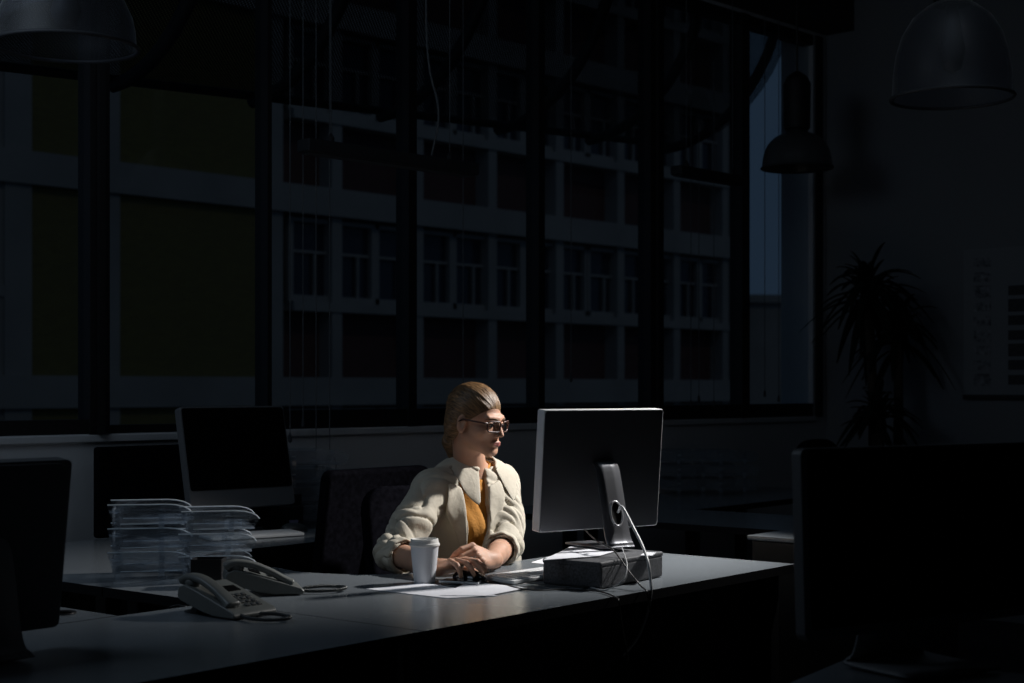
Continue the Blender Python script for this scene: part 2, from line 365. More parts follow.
p = a+(b_-a)*.72
b = MB(); b.tube(smooth_path([(p.x, p.y, CEIL), (p.x-.01, p.y, 2.6), (p.x+.035, p.y, 2.3), (p.x+.01, p.y, p.z+.03)], 6), .004, 6); b.build('power_cord', M['cord'], L1)
a, b_ = bar_at(676, 742, 170, .35); bar_lamp(a, b_, 'short slim dark bar lamp hanging left of the sky strip')

# ================================================================== OUTSIDE
# curved steel awning with perforated sheet over the windows
AW0 = wall(-1.8, -.02); aw = empty('steel_awning', wall(2, -.3, 2.6), 0, 'dark curved awning of perforated sheet and steel ribs outside the windows', 'awning')
def rail(t):
    # lower front edge, one straight rail
    D = 1.15; o = W0-WI*D; ta, tb = wt(0, o), wt(738, o); pa, pb = o+WU*ta, o+WU*tb
    za = CH-(66-HZ)/F*pa.y; zb = CH-(153-HZ)/F*pb.y
    return lambda t: (o+WU*t)+Vector((0, 0, za+(zb-za)*(t-ta)/(tb-ta)))
rl = rail(0)
t0, t1 = -1.9, T_END+.1
b = MB(); b.tube([rl(t0), rl(t1)], .022, 8); b.build('front_rail', M['rib'], aw)
def arc_pt(t, s, off=0):
    # s 0 at the rail, 1 at the wall head: a quarter ellipse bulging outwards
    p = rl(t); zz = p.z; q = wall(t, -.26, FH+.45)
    a = s*math.pi/2
    h = Vector((q.x-p.x, q.y-p.y, 0))
    return Vector((p.x, p.y, zz))+h*math.sin(a)*1.0+Vector((0, 0, (q.z-zz)*(1-math.cos(a))))
G = [[arc_pt(t0+(t1-t0)*j/40, i/12) for j in range(41)] for i in range(13)]
b = MB(); b.grid(G); pf = b.build('perforated_sheet', M['perf'], aw)
uvl = pf.data.uv_layers.new(name='UVMap')
for pl in pf.data.polygons:
    for li in pl.loop_indices:
        vi = pf.data.loops[li].vertex_index; i, j = divmod(vi, 41); uvl.data[li].uv = ((t1-t0)*j/40, i/12*1.7)
for k in range(-1, 7):
    tt = (cx[k+1] if 0 <= k+1 < len(cx) else cx[-1])+.02
    b = MB(); b.tube([arc_pt(tt, i/14)-Vector((0, 0, .03)) for i in range(15)], .032, 8); b.build('rib', M['rib'], aw, smooth=True)

# office building across the street
FO = at(460, 222, 30.0); FO.z = 0
Tf = Matrix.Translation(FO) @ Matrix.Rotation(WROT, 4, 'Z')
ob = empty('office_building', FO+Vector((0, 0, -4)), 0, 'office building opposite with concrete bands, dark windows and yellow brick', 'building')
def fb(mb, x0, x1, y0, y1, z0, z1): mb.box(((x0+x1)/2, (y0+y1)/2, (z0+z1)/2), (x1-x0, y1-y0, z1-z0), Tf); return mb
ft = lambda px: wt(px, FO)
s_l, s_b0, s_p0, s_p1, s_b1, s_r = ft(-60), ft(30), ft(107), ft(118), ft(266), ft(744)
b = MB(); fb(b, s_l-6, s_r, .35, 9, -4, 12.2); b.build('rear_wall', M['spandrel'], ob)
zt = [1.46, 4.86, 8.26, 11.66]
for z in zt:
    b = MB(); fb(b, s_l-6, s_r, -.12, .4, z-.50, z); b.build('concrete_band', M['concrete'], ob)
brk = empty  # (brick bays below)
for (x0, x1) in ((s_b0, s_p0), (s_p1, s_b1)):
    for z in zt[:]:
        b = MB(); fb(b, x0, x1, 0, .38, z-3.4, z-.5)
        o = b.build('brick_bay', M['brick'], ob)
b = MB(); fb(b, s_p0, s_p1, -.06, .3, -4, 12); b.build('pilaster', M['concrete'], ob)
b = MB(); fb(b, s_b0-.45, s_b0, -.06, .3, -4, 12); b.build('pilaster', M['concrete'], ob)
b = MB(); fb(b, s_b1-.1, s_b1+.35, -.03, .3, -4, 12); b.build('pilaster', M['concrete'], ob)
b = MB(); fb(b, s_r-.5, s_r, -.1, .4, -4, 12.2); b.build('pilaster', M['concrete'], ob)
mod = 1.015
def fwin_mesh():
    f = MB(); hh = 1.5
    for x in (0, mod-.08): f.box((x+.04, .02, hh/2), (.11, .12, hh))
    f.box((mod/2, .02, .06), (mod, .12, .12)); f.box((mod/2, .02, hh-.04), (mod, .12, .08)); f.box((mod*.62, .04, hh*.30), (.05, .06, hh*.56)); f.box((mod*.5, .04, hh*.60), (mod*.8, .05, .05))
    p = MB(); p.box((mod/2, .1, hh/2), (mod-.1, .02, hh-.1)); return f, p
fm, pm = fwin_mesh()
e0 = empty('tmp', (0, 0, 0))
base = fm.build('window', M['concrete'], None); base.parent = ob; pn = pm.build('pane', M['darkpane'], base, world=False)
first = True
def put_win(x, z):
    global first
    o = base if first else copy_tree(base, ob); first = False
    o.parent = ob; wloc = Tf @ Vector((x, .12, z)); o.location = wloc-world_loc(ob); o.rotation_euler = (0, 0, WROT)
bpy.data.objects.remove(e0)
xs = []
x = .907-5*mod
while x+mod < s_r-.3: xs.append(x); x += mod
xl = [s_b0-.45-mod*(k+1) for k in range(3)]
for z in zt:
    for x in xs+xl: put_win(x, z-2.05)
    for k, (xa, xb) in enumerate(((xs[0], xs[-1]+mod), (xl[-1], xl[0]+mod))):
        b = MB(); fb(b, xa, xb, -.05, .3, z-2.22, z-2.05); b.build('window_sill', M['concrete'], ob)
        for j in range(int(round((xb-xa)/mod/2))+1): b = MB(); c_ = (xa+mod if k == 0 else xa)+j*2*mod; c_ = min(c_, xb-.12); fb(b, c_-.12, c_+.12, -.02, .35, z-3.4, z-.5); b.build('post', M['concrete'], ob)
# low pale building beyond the end of the street
o_ = at(765, 308, 62); b = MB(); b.box((o_.x+3, o_.y, o_.z/2-2), (16, 6, o_.z+4), rz=0.2)
lb = empty('low_building', (o_.x+3, o_.y, -4), 0, 'low pale building far off under the strip of sky', 'building'); b.build('wall', M['concrete'], lb)
b = MB(); b.box((o_.x+3, o_.y, o_.z+.15), (16.4, 6.4, .3), rz=.2); b.build('roof_edge', M['concrete'], lb)
b = MB(); b.box((0, 40, -4.1), (240, 160, .2)); g = struct('ground', b, mat('asphalt', (0.05, 0.05, 0.052), 0.9, noise=(2, .2)))
# ================================================================== DESKS
def desk(name, poly, label, group=None, legs=(), panel=None, fillet=None):
    c = sum((Vector((p[0], p[1], 0)) for p in poly), Vector())/len(poly)
    e = empty(name, c, 0, label, 'desk', group)
    b = MB(); b.prism([(p[0], p[1]) for p in poly], DT-.026, DT); b.mi = [1, 0]+[1]*len(poly); t = b.build('tabletop', [M['desk'], M['desk_edge']], e)
    for q in legs:
        b = MB(); b.box((q.x, q.y, (DT-.03)/2), (.05, .05, DT-.03), rz=UROT); b.build('leg', M['dark_metal'], e, bevel=.004)
    if panel:
        for a, c2 in panel:
            a = Vector((a.x, a.y, 0)); c2 = Vector((c2.x, c2.y, 0)); d = c2-a; m_ = (a+c2)/2
            b = MB(); b.box((m_.x, m_.y, .40), (d.length, .02, .58), rz=math.atan2(d.y, d.x)); b.build('modesty_panel', M['black'], e)
    return e
def arc_uv(u0, v0, r, a0, a1, n=8): return [uv(u0+r*math.cos(R(a0+(a1-a0)*i/n)), v0+r*math.sin(R(a0+(a1-a0)*i/n))) for i in range(n+1)]
SEAM = -1.647
# the lit L-shaped desk
polyA = [uv(0, 0), uv(0, .70), uv(-.62, .70)]+arc_uv(-.76, 1.02, .32, -70, -180, 8)[::1]+[uv(-1.05, 1.16), uv(SEAM, 1.16), uv(SEAM, 0)]
dA = desk('office_desk', polyA, 'grey L-shaped desk lit by the spot where the woman sits', 'grey desks of the office', [uv(-.06, .06), uv(-.06, .64), uv(SEAM+.06, .06), uv(SEAM+.06, 1.08)], [(uv(-.05, .10), uv(SEAM+.03, .10)), ])
polyB = [uv(SEAM-.004, 0), uv(SEAM-.004, .70), uv(SEAM-1.75, .70), uv(SEAM-1.75, 0)]
dB = desk('office_desk', polyB, 'grey desk in the left foreground under the nearest computer', 'grey desks of the office', [uv(SEAM-.07, .06), uv(SEAM-.07, .64), uv(SEAM-1.69, .06), uv(SEAM-1.69, .64)], [(uv(SEAM-.03, .10), uv(SEAM-1.72, .10))])
polyB2 = [uv(-1.935, .706), uv(-1.935, 1.7), uv(-2.6, 1.7), uv(-2.6, .706)]
dB2 = desk('office_desk', polyB2, 'grey desk end at the left edge, beyond the foreground desk, with a cable hole', 'grey desks of the office', [uv(-1.99, 1.64), uv(-2.54, 1.64), uv(-1.99, .76), uv(-2.54, .76)])
g = on_z(62, 613.5); b = MB(); b.lathe([(.0, .0), (.024, .0), (.032, .003), (.034, 0)], 24, c=(g.x, g.y, DT+.001)); b.build('cable_grommet', M['black'], dB2, smooth=True)
polyC = [uv(SEAM, 1.166), uv(-1.05, 1.166), uv(-1.05, 1.42)]+arc_uv(-.87, 1.42, .18, 180, 90, 6)[1:]+[uv(.35, 1.60), uv(.35, 2.26), uv(SEAM, 2.26)]
dC = desk('office_desk', polyC, 'grey L-shaped desk below the windows carrying trays and the left computer', 'grey desks of the office', [uv(SEAM+.06, 2.2), uv(.29, 2.2), uv(.29, 1.66), uv(SEAM+.06, 1.22)], [(uv(SEAM+.03, 2.15), uv(.3, 2.15))])
polyD = [uv(.93, .1), uv(.93, 2.05), uv(1.56, 2.05), uv(1.56, .1)]
dD = desk('office_desk', polyD, 'unlit desk behind the lit monitor on the right', 'grey desks of the office', [uv(1, .16), uv(1.5, .16), uv(1, 1.99), uv(1.5, 1.99)])
polyE = [uv(1.566, 1.35), uv(1.566, 2.05), uv(3.1, 2.05), uv(3.1, 1.35)]
dE = desk('office_desk', polyE, 'far unlit desk below the right windows with letter trays', 'grey desks of the office', [uv(1.65, 1.42), uv(3.0, 1.42), uv(1.65, 1.98), uv(3.0, 1.98)])
c0 = on_z(851, 657); UF = (on_z(851, 657)-on_z(792, 682)).normalized(); VF = Vector((-UF.y, UF.x, 0))
pF = [c0, c0-UF*1.7, c0-UF*1.7-VF*.8, c0-VF*.8]
dF = desk('office_desk', pF, 'desk corner in the right foreground below the large dark display', 'grey desks of the office', [c0-UF*.07-VF*.07, c0-UF*1.63-VF*.07, c0-UF*1.63-VF*.73, c0-UF*.07-VF*.73])
# low cabinet beyond the desk end on the right
q = at(776, 541, 5.0); q2 = Vector((q.x+.26, q.y+.05, 0)); e = empty('drawer_cabinet', q2, 0, 'low dark drawer cabinet behind the right display', 'cabinet')
b = MB(); b.box((q2.x, q2.y, q.z/2), (.45, .5, q.z), rz=UROT); b.build('body', M['dark_metal'], e, bevel=.006)
b = MB(); b.box((q2.x, q2.y, q.z+.008), (.47, .52, .016), rz=UROT); b.build('top', M['desk'], e, bevel=.003)
for i in range(3):
    b = MB(); c = q2-V*(-.0)+Vector((0, 0, 0)); c = Vector((q2.x, q2.y, .09+i*.19))-V*.255
    b.box(c, (.42, .014, .17), rz=UROT); d_ = b.build('drawer', M['dark_metal'], e, bevel=.003)
    b = MB(); b.box(c-V*.012+Vector((0, 0, .05)), (.14, .012, .012), rz=UROT); b.build('handle', M['silverdark'], d_)

# ================================================================== COMPUTERS
def computer(name, base, yaw, Wd, H, zc, tilt, label, cat, group, front='imac', thick=.035, chin=.055, mt=None, grp=None, hole=False, foot_z=None, standlen=.0, sw=(.075, .035)):
    """local frame: +x = along the screen, -y = the way the screen faces; yaw turns it"""
    mt = mt or M['silver']; fz = DT if foot_z is None else foot_z
    e = empty(name, (base.x, base.y, fz), yaw, label, cat, group)
    P = Matrix.Translation((0, 0, zc-fz)) @ Matrix.Rotation(tilt, 4, 'X') @ Matrix.Rotation(R(90), 4, 'X')   # prism z -> facing axis
    b = MB(); b.prism(rrect(Wd, H, .006 if front == 'flat' else .013), -thick, 0, P)
    if front == 'imac':       # bulged back
        b.prism(rrect(Wd*.97, H*.97, .03), -thick-.006, -thick+.001, P)
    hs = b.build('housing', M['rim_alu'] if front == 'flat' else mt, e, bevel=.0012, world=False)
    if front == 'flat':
        b = MB(); b.prism(rrect(Wd-.006, H-.006, .010), -thick-.0015, -thick+.001, P); b.build('rear_panel', mt, e, world=False)  # thin plate that carries the darkened colour for the shaded back
    b = MB(); gh = H-chin; b.prism(rrect(Wd-(.012 if chin > .02 else .03), gh-.012, .010), 0, .0022, P @ Matrix.Translation((0, chin/2, 0)))
    b.build('screen', M['screen'], e, world=False)
    if front == 'imac':
        b = MB(); P2 = P @ Matrix.Translation((0, H/2-.03, -thick-.001))
        b.prism(rrect(Wd*.55, .006, .003), -.0015, .0, P2); b.build('vent_slot', M['black'], hs, world=False)
    # stand: bent plate
    yb = thick*.9
    top = Vector((0, yb+.01, zc-fz-.01)); prof = [top+Vector((0, .0, .03)), top+Vector((0, .022, .0)), Vector((0, .085+standlen, .05)), Vector((0, .10+standlen, .018)), Vector((0, .085+standlen, .006)), Vector((0, -.085, .004))]
    prof = smooth_path(prof, 6); wd = [sw[0]+sw[1]*min(1, i/(len(prof)*.7)) for i in range(len(prof))]
    g = [[(-w_, p.y, p.z) for p, w_ in zip(prof, wd)], [(-w_*.33, p.y, p.z) for p, w_ in zip(prof, wd)], [(w_*.33, p.y, p.z) for p, w_ in zip(prof, wd)], [(w_, p.y, p.z) for p, w_ in zip(prof, wd)]]
    b = MB(); b.grid(g); st = b.build('stand', mt, e, world=False, smooth=True, solid=.006)
    if hole:
        i = int(len(prof)*.34); pc = prof[i]; tg = (prof[i+1]-prof[i-1]).normalized(); n_ = Vector((0, -tg.z, tg.y))
        if n_.y < 0: n_ = -n_
        ring = [pc+n_*.008+Vector((.02*math.cos(a), 0, 0))+tg*.035*math.sin(a) for a in [k*math.pi/10 for k in range(20)]]
        b = MB(); b.tube(ring, .0035, 6, closed=True); b.build('cable_hole_rim', M['silver'], st, world=False, smooth=True)
        b = MB(); disc = [pc+n_*.0075+Vector((.018*math.cos(a), 0, 0))+tg*.033*math.sin(a) for a in [k*math.pi/10 for k in range(20)]]
        b.add(disc, [tuple(range(20))]); b.build('cable_hole', M['black'], st, world=False)
    return e
# woman's display: back to the camera; the panel runs right and away
pL = at(537, 470, 4.27); pR = at(651, 466, 4.49); mid = (pL+pR)/2
yawW = math.atan2((pL-pR).y, (pL-pR).x)      # screen faces her (away from the lens)
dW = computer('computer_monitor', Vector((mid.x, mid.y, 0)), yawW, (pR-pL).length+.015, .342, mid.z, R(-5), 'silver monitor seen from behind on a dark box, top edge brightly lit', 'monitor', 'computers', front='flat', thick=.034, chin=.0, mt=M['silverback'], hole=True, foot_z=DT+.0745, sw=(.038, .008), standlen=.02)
# computer on the back left desk
a, c = at(188, 460, 5.38), at(287, 453, 5.68); mid2 = (a+c)/2
dL = computer('desktop_computer', Vector((mid2.x, mid2.y, 0)), math.atan2((c-a).y, (c-a).x), (c-a).length+.02, .37, mid2.z, R(-12), 'all-in-one computer with black screen and silver chin on the back left desk', 'computer', 'computers', chin=.062, mt=M['silvermid'])
# computer in the left foreground, back to the camera
a = at(56, 540, 3.12); ang = R(50); dirn = Vector((math.cos(ang), math.sin(ang), 0)); c = a-dirn*.225
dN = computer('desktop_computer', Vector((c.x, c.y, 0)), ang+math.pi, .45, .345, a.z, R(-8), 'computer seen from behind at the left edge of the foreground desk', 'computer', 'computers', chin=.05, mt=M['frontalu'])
# big display right foreground
a = at(803, 545, 2.70); ang = R(33); dirn = Vector((math.cos(ang), math.sin(ang), 0)); c = a+dirn*.31
dR = computer('desktop_computer', Vector((c.x, c.y, 0)), ang, .62, .34, a.z, R(-2), 'large black display filling the lower right corner, silver left side', 'computer', 'computers', chin=.012, mt=M['silvermid'], thick=.024)

# dark box under her monitor
bx = [on_z(601, 590), on_z(661, 577.5), None, on_z(549, 583.5)]
o_ = bx[0]; du = (bx[1]-o_); L1_ = .335; du.normalize(); dv = Vector((-du.y, du.x, 0))
e = empty('storage_box', o_+du*L1_/2+dv*.09, 0, 'dark grey flat box under the lit monitor', 'box')
b = MB(); pts = [o_, o_+du*L1_, o_+du*L1_+dv*.185, o_+dv*.185]; b.prism([(p.x, p.y) for p in pts], DT+.001, DT+.062); b.build('body', M['charcoal'], e, bevel=.008, seg=3)
b = MB(); cc = sum(pts, Vector())/4; pts2 = [cc+(p-cc)*1.004 for p in pts]; b.prism([(p.x, p.y) for p in pts2], DT+.058, DT+.072); b.build('lid', M['charcoal'], e, bevel=.005, seg=3)

# ================================================================== CHAIRS
def chair(loc, yaw, label, top, wd=.46, hb=.52, round_=.08):
    e = empty('office_chair', loc, yaw, label, 'chair', 'black office chairs')
    # faces +y locally
    b = MB(); P = Matrix.Translation((0, -.24, top-hb/2)) @ Matrix.Rotation(R(8), 4, 'X') @ Matrix.Rotation(R(90), 4, 'X')
    n = 8; g = []
    poly = rrect(wd, hb, round_, 7)
    b.prism(poly, -.025, .025, P); b.build('backrest', M['blackfab'], e, bevel=.015, seg=3, world=False)
    b = MB(); b.prism(rrect(.48, .46, .07, 6), .43, .49); b.build('seat', M['blackfab'], e, bevel=.02, seg=3, world=False)
    b = MB(); b.box((0, -.30, .60), (.06, .02, .36)); b.box((0, -.18, .415), (.06, .26, .02)); b.build('back_bracket', M['black'], e, bevel=.004, world=False)
    b = MB(); b.lathe([(.03, .10), (.03, .25), (.02, .25), (.02, .43)], 16); b.build('gas_column', M['dark_metal'], e, smooth=False, world=False)
    for s in (-1, 1):
        b = MB(); b.tube(smooth_path([(s*.22, -.02, .43), (s*.29, -.02, .46), (s*.29, -.02, .62)], 5), .014, 8); b.box((s*.29, .02, .635), (.06, .24, .03)); b.build('armrest', M['black'], e, bevel=.004, world=False)
    for k in range(5):
        an = 2*math.pi*k/5+.3; d = Vector((math.cos(an), math.sin(an), 0))
        b = MB(); b.tube([d*.02+Vector((0, 0, .11)), d*.30+Vector((0, 0, .075))], [.024, .016], 8); lg = b.build('leg', M['black'], e, world=False)
        b = MB(); b.tube([d*.30+Vector((-d.y*.025, d.x*.025, .032)), d*.30+Vector((d.y*.025, -d.x*.025, .032))], .031, 12); b.build('caster', M['black'], lg, world=False)
    return e
NB = Vector((-.117, 4.745, 1.02))            # base of her neck
TF = Vector((.66, -.75, 0)).normalized(); TL = Vector((-TF.y, TF.x, 0))
cb = at(418, 470, 4.98)+TF*.24; chair(Vector((cb.x, cb.y, 0)), math.atan2(TF.y, TF.x)-math.pi/2, 'black office chair the woman sits on', .955, .40)
c = at(370, 468, 5.25)-Vector((math.sin(UROT), -math.cos(UROT), 0))*.24; chair(Vector((c.x, c.y, 0)), UROT, 'empty black office chair left of the woman with a tall square back', 1.0, .50, .56, .035)
c = at(822, 438, 6.9); chair(Vector((c.x+.154, c.y-.184, 0)), R(-140), 'far black chair with rounded top just above the right display', 1.04, .32, .5, .12)
# ================================================================== LETTER TRAYS
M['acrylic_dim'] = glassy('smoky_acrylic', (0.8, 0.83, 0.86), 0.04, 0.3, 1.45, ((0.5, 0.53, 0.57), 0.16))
def letter_tray(loc, yaw, label, group, L=.33, Wd=.25, H=.052, post=True, gap=.017, mt=None, rim='acrylic_edge'):
    """open front at +x; flared front lip; corner feet"""
    e = empty('letter_tray', loc, yaw, label, 'letter tray', group)
    b = MB(); n = 8; t = .0025
    def side(y):
        top = [(-L/2-.015, H+.006), (L/2-.06, H+.006)]+[(L/2-.06+.07*math.sin(R(a)), H+.006-.030*(1-math.cos(R(a)))) for a in (20, 40, 60, 80)]+[(L/2-.01, .004), (-L/2, .004)]
        vs_ = [(x, y-t/2, z) for x, z in top]+[(x, y+t/2, z) for x, z in top]; m = len(top)
        b.add(vs_, [tuple(range(m)), tuple(range(m, 2*m))[::-1]]+[(i, m+i, m+(i+1) % m, (i+1) % m) for i in range(m)])
    side(-Wd/2); side(Wd/2)
    b.box((0, 0, .005), (L-.01, Wd, t)); b.box((-L/2, 0, H/2), (t, Wd, H-.004))
    b.build('tray_body', mt or M['acrylic'], e, world=False)
    for y in (-Wd/2, Wd/2):
        b = MB(); b.tube([(-L/2-.015, y, H+.007), (L/2-.06, y, H+.007)]+[(L/2-.06+.07*math.sin(R(a)), y, H+.007-.030*(1-math.cos(R(a)))) for a in (20, 40, 60, 80)], .0021, 6)
        b.build('rim', M[rim], e, world=False)
        b = MB(); b.tube([(-L/2+.02, y*1.0, .006), (L/2-.03, y*1.0, .006)], .0018, 6); b.build('lower_rim', M[rim], e, world=False)
    if post:
        for x in (-L/2+.012, L/2-.075):
            for y in (-Wd/2, Wd/2):
                b = MB(); b.box((x, y, (H-gap)/2-.004), (.016, .009, H+gap-.004)); b.build('corner_post', M['acrylic'], e, bevel=.001, world=False)
    return e
p1, p2 = on_z(116, 580), on_z(186, 586)
ca = at(152, 575, 4.32); ca.z = DT+.018
names = ['bottom clear tray of the left desk stack', 'middle clear tray of the left desk stack', 'top clear tray of the left desk stack']
t0_ = None
STEP = .0655
for i in range(3):
    if t0_ is None: t0_ = letter_tray(ca, R(12), names[0], 'clear letter trays on the left desk', L=.205, Wd=.19, gap=.012); o = t0_
    else: o = copy_tree(t0_)
    o.location = (ca.x, ca.y, DT+.018+STEP*i); o['label'] = names[i]
cb_ = at(217, 560, 4.27)
for i, nm in enumerate(['lowest clear tray of the right stack, behind the phone', 'middle clear tray of the right stack above the phone', 'top clear tray of the right stack']):
    o = copy_tree(t0_); o.location = (cb_.x, cb_.y, DT+.016+STEP*i*.94); o.rotation_euler = (0, 0, R(14)); o.scale = (.92, .92, .92); o['label'] = nm
    if i == 2: o.location.x += .008
# trays below the window, behind the empty chair, and on the far right desk
cw = at(312, 500, 6.0)
cw.z = DT+.018
far = None
for i, nm in enumerate(['lowest tray of the dim stack between left computer and chair', 'second tray of the dim stack between left computer and chair', 'third tray of the dim stack between left computer and chair', 'top tray of the dim stack between left computer and chair']):
    if far is None: far = letter_tray(cw, R(20), nm, 'dim letter trays below the window', mt=M['acrylic_dim'], L=.22, Wd=.24, rim='acrylic_dim'); o = far
    else: o = copy_tree(far)
    o.location = (cw.x, cw.y, DT+.018+.0705*i); o['label'] = nm
for j, (px, n) in enumerate(((686, 3), (727, 3))):
    cr = at(px, 480, 7.72)
    for i in range(n):
        o = copy_tree(far); o.location = (cr.x, cr.y, DT+.018+.0705*i); o.rotation_euler[2] = R(20); o['group'] = 'faint letter trays on the far right desk'
        o['label'] = '%s faint tray of the %s stack on the far right desk' % (('lowest', 'middle', 'top')[i], ('left', 'right')[j])
# ---- dark pen box between trays and rear phone
q = on_z(206, 588); e = empty('pen_box', q, 0, 'black open box between the clear trays and the rear phone', 'pen box')
b = MB(); W_, D_, H_ = .078, .07, .075
for c, s in (((0, 0, .003), (W_, D_, .006)), ((-W_/2, 0, H_/2), (.004, D_, H_)), ((W_/2, 0, H_/2), (.004, D_, H_)), ((0, -D_/2, H_/2), (W_, .004, H_)), ((0, D_/2, H_/2), (W_, .004, H_))):
    b.box(c, s, Matrix.Translation(q+Vector((0, .035, 0))))
b.build('box', M['black'], e)
# ---- things by the left computer: dark holder with cyan notes, keyboard, mouse
q = at(283, 524, 5.75); e = empty('desk_organiser', (q.x, q.y, DT), 0, 'dark desk organiser holding cyan and pale notes behind the left keyboard', 'organiser')
b = MB(); b.box((q.x, q.y, DT+.045), (.13, .09, .09), rz=.5); b.box((q.x+.03, q.y+.035, DT+.065), (.07, .02, .13), rz=.5); b.build('holder', M['black'], e, bevel=.004)
b = MB(); b.box((q.x-.03, q.y-.01, DT+.100), (.065, .05, .022), rz=.5); b.build('note_block', mat('cyan_paper', (.08, .42, .55), .8), e)
b = MB(); b.box((q.x+.045, q.y-.033, DT+.022), (.035, .004, .03), rz=.5); b.build('label_card', mat('lilac_card', (.45, .42, .62), .8), e)
def keyboard(loc, yaw, label, L=.40, D=.115):
    e = empty('keyboard', loc, yaw, label, 'keyboard', 'keyboards')
    b = MB(); T = Matrix.Rotation(R(2.2), 4, 'X')
    b.prism(rrect(L, D, .008, 4), 0.003, .013, T); b.build('case', M['white'], e, bevel=.002, world=False)
    b = MB(); b.tube([(-L/2+.012, D/2-.01, .006), (L/2-.012, D/2-.01, .006)], .0058, 8); b.build('battery_tube', M['silver'], e, world=False)
    nx, ny = 20, 5; kw, kd = (L-.016)/nx, (D-.014)/ny
    k0 = None
    for j in range(ny):
        x = -L/2+.008
        i = 0
        while i < nx:
            wd = 6 if (j == 0 and i == 5) else 1
            if wd == 1 and k0 is not None:
                o = k0.copy(); COL.objects.link(o); o.location = Vector((x+kw/2, -D/2+.007+kd*(j+.5), .0142+(j-2)*kd*.038))
            else:
                bb = MB(); bb.box((0, 0, 0), (kw*wd-.002, kd-.003, .003)); o = bb.build('key', M['white'], e, bevel=.0006, seg=1, world=False)
                o.location = Vector((x+kw*wd/2, -D/2+.007+kd*(j+.5), .0142+(j-2)*kd*.038))
                if wd == 1: k0 = o
            x += kw*wd; i += wd
    return e
keyboard(at(252, 531, 5.42)*1.0 if False else Vector((*on_z(252, 537.5)[:2], DT+.001)), R(35), 'pale keyboard in front of the left computer', .36)
def mouse(loc, yaw, label, mt, L=.11, Wd=.06, H=.036):
    e = empty('computer_mouse', loc, yaw, label, 'mouse', 'computer mice')
    b = MB(); n, m = 12, 16; g = []
    for i in range(n+1):
        a = math.pi*i/n; x = -math.cos(a)*L/2; s = max(math.sin(a), .02)**.6
        g.append([(x, Wd/2*s*math.cos(math.pi*j/m), H*(s**.8)*(.92-.25*x/L)*max(0, math.sin(math.pi*j/m))**.75) for j in range(m+1)])
    b.grid(g); b.add([p for r in g for p in (r[0],)]+[p for r in g[::-1] for p in (r[-1],)], [tuple(range(2*(n+1)))])
    b.build('shell', mt, e, smooth=True, world=False)
    b = MB(); b.tube([(L*.20, 0, H*.865), (L*.30, 0, H*.79)], .004, 8); b.build('scroll_wheel', M['black'], e, world=False)
    return e
mouse(Vector((*on_z(294, 532)[:2], DT+.001)), R(50), 'dark mouse right of the far left keyboard', M['phone_dark'])
HD = Vector((.78, -.62, 0)).normalized()
MS = Vector((-.116, 4.172, DT+.001)); mouse(MS, math.atan2(HD.y, HD.x), 'glossy black mouse under the woman\'s right hand', mat('gloss_black', (.01, .01, .012), .12), .105, .058, .034)

# ================================================================== ON HER DESK
a = on_z(516, 579); keyboard(Vector((a.x+.055, a.y+.035, DT+.001)), UROT-math.pi/2*0-R(0), 'white keyboard between the woman\'s hands and the dark box', .34, .112)
def sheet(poly, z, label, name='paper_sheet', curl=0):
    c = sum(poly, Vector())/len(poly); e = MB()
    e.prism([(p.x, p.y) for p in poly], z, z+.0012)
    o = e.build(name, M['paper'], None); o.data.transform(Matrix.Translation((-c.x, -c.y, -z))); o.location = (c.x, c.y, z)
    return tag(o, label, 'paper', 'loose white papers')
z = DT+.0005
sheet([on_z(366, 589.5), on_z(447, 598.6), on_z(498, 596), on_z(424, 583.2)], z, 'large white sheet in front of the coffee cup', )
sheet([on_z(440, 596.5), on_z(485, 597), on_z(527, 589), on_z(470, 582.5)], z+.0016, 'white sheet under the phone, right of the cup sheet')
zb = DT+.0735
sheet([on_z(531, 563), on_z(560, 566), on_z(598, 555), on_z(566, 551.5)], z, 'white sheet on the desk left of the dark box')
def sheet3(pts, label):
    c = sum(pts, Vector())/4; b = MB(); b.add([p-c for p in pts]+[p-c+Vector((0, 0, .0015)) for p in pts], [(3, 2, 1, 0), (4, 5, 6, 7), (0, 1, 5, 4), (1, 2, 6, 5), (2, 3, 7, 6), (3, 0, 4, 7)])
    o = b.build('paper_sheet', M['paper'], None); o.location = c; return tag(o, label, 'paper', 'loose white papers')
ZS = DT+.0745; sheet3([on_z(543, 560.5, ZS), on_z(570, 547.2, ZS), on_z(618, 550.5, ZS), on_z(598, 556.5, ZS)], 'white sheet lying across the top of the dark box, overhanging its far corner')
sheet3([on_z(640, 555.8, zb), on_z(645, 552.5, zb), on_z(656, 553.0, zb), on_z(652, 556, zb)], 'small white slip on top of the dark box, right of the stand')
# smartphone
p = [on_z(438.5, 584.6), on_z(478.5, 586.7), on_z(482, 584.2), on_z(446, 582.4)]; c = sum(p, Vector())/4
e = empty('smartphone', (c.x, c.y, DT+.003), 0, 'thin black smartphone lying on the papers in front of the mouse', 'smartphone')
b = MB(); b.prism([(q.x, q.y) for q in p], DT+.004, DT+.011); b.build('body', M['silver'], e, bevel=.002)
b = MB(); pp = [c+(q-c)*.93 for q in p]; b.prism([(q.x, q.y) for q in pp], DT+.0112, DT+.0122); b.build('screen', mat('phone_glass', (.005, .005, .006), .1), e)
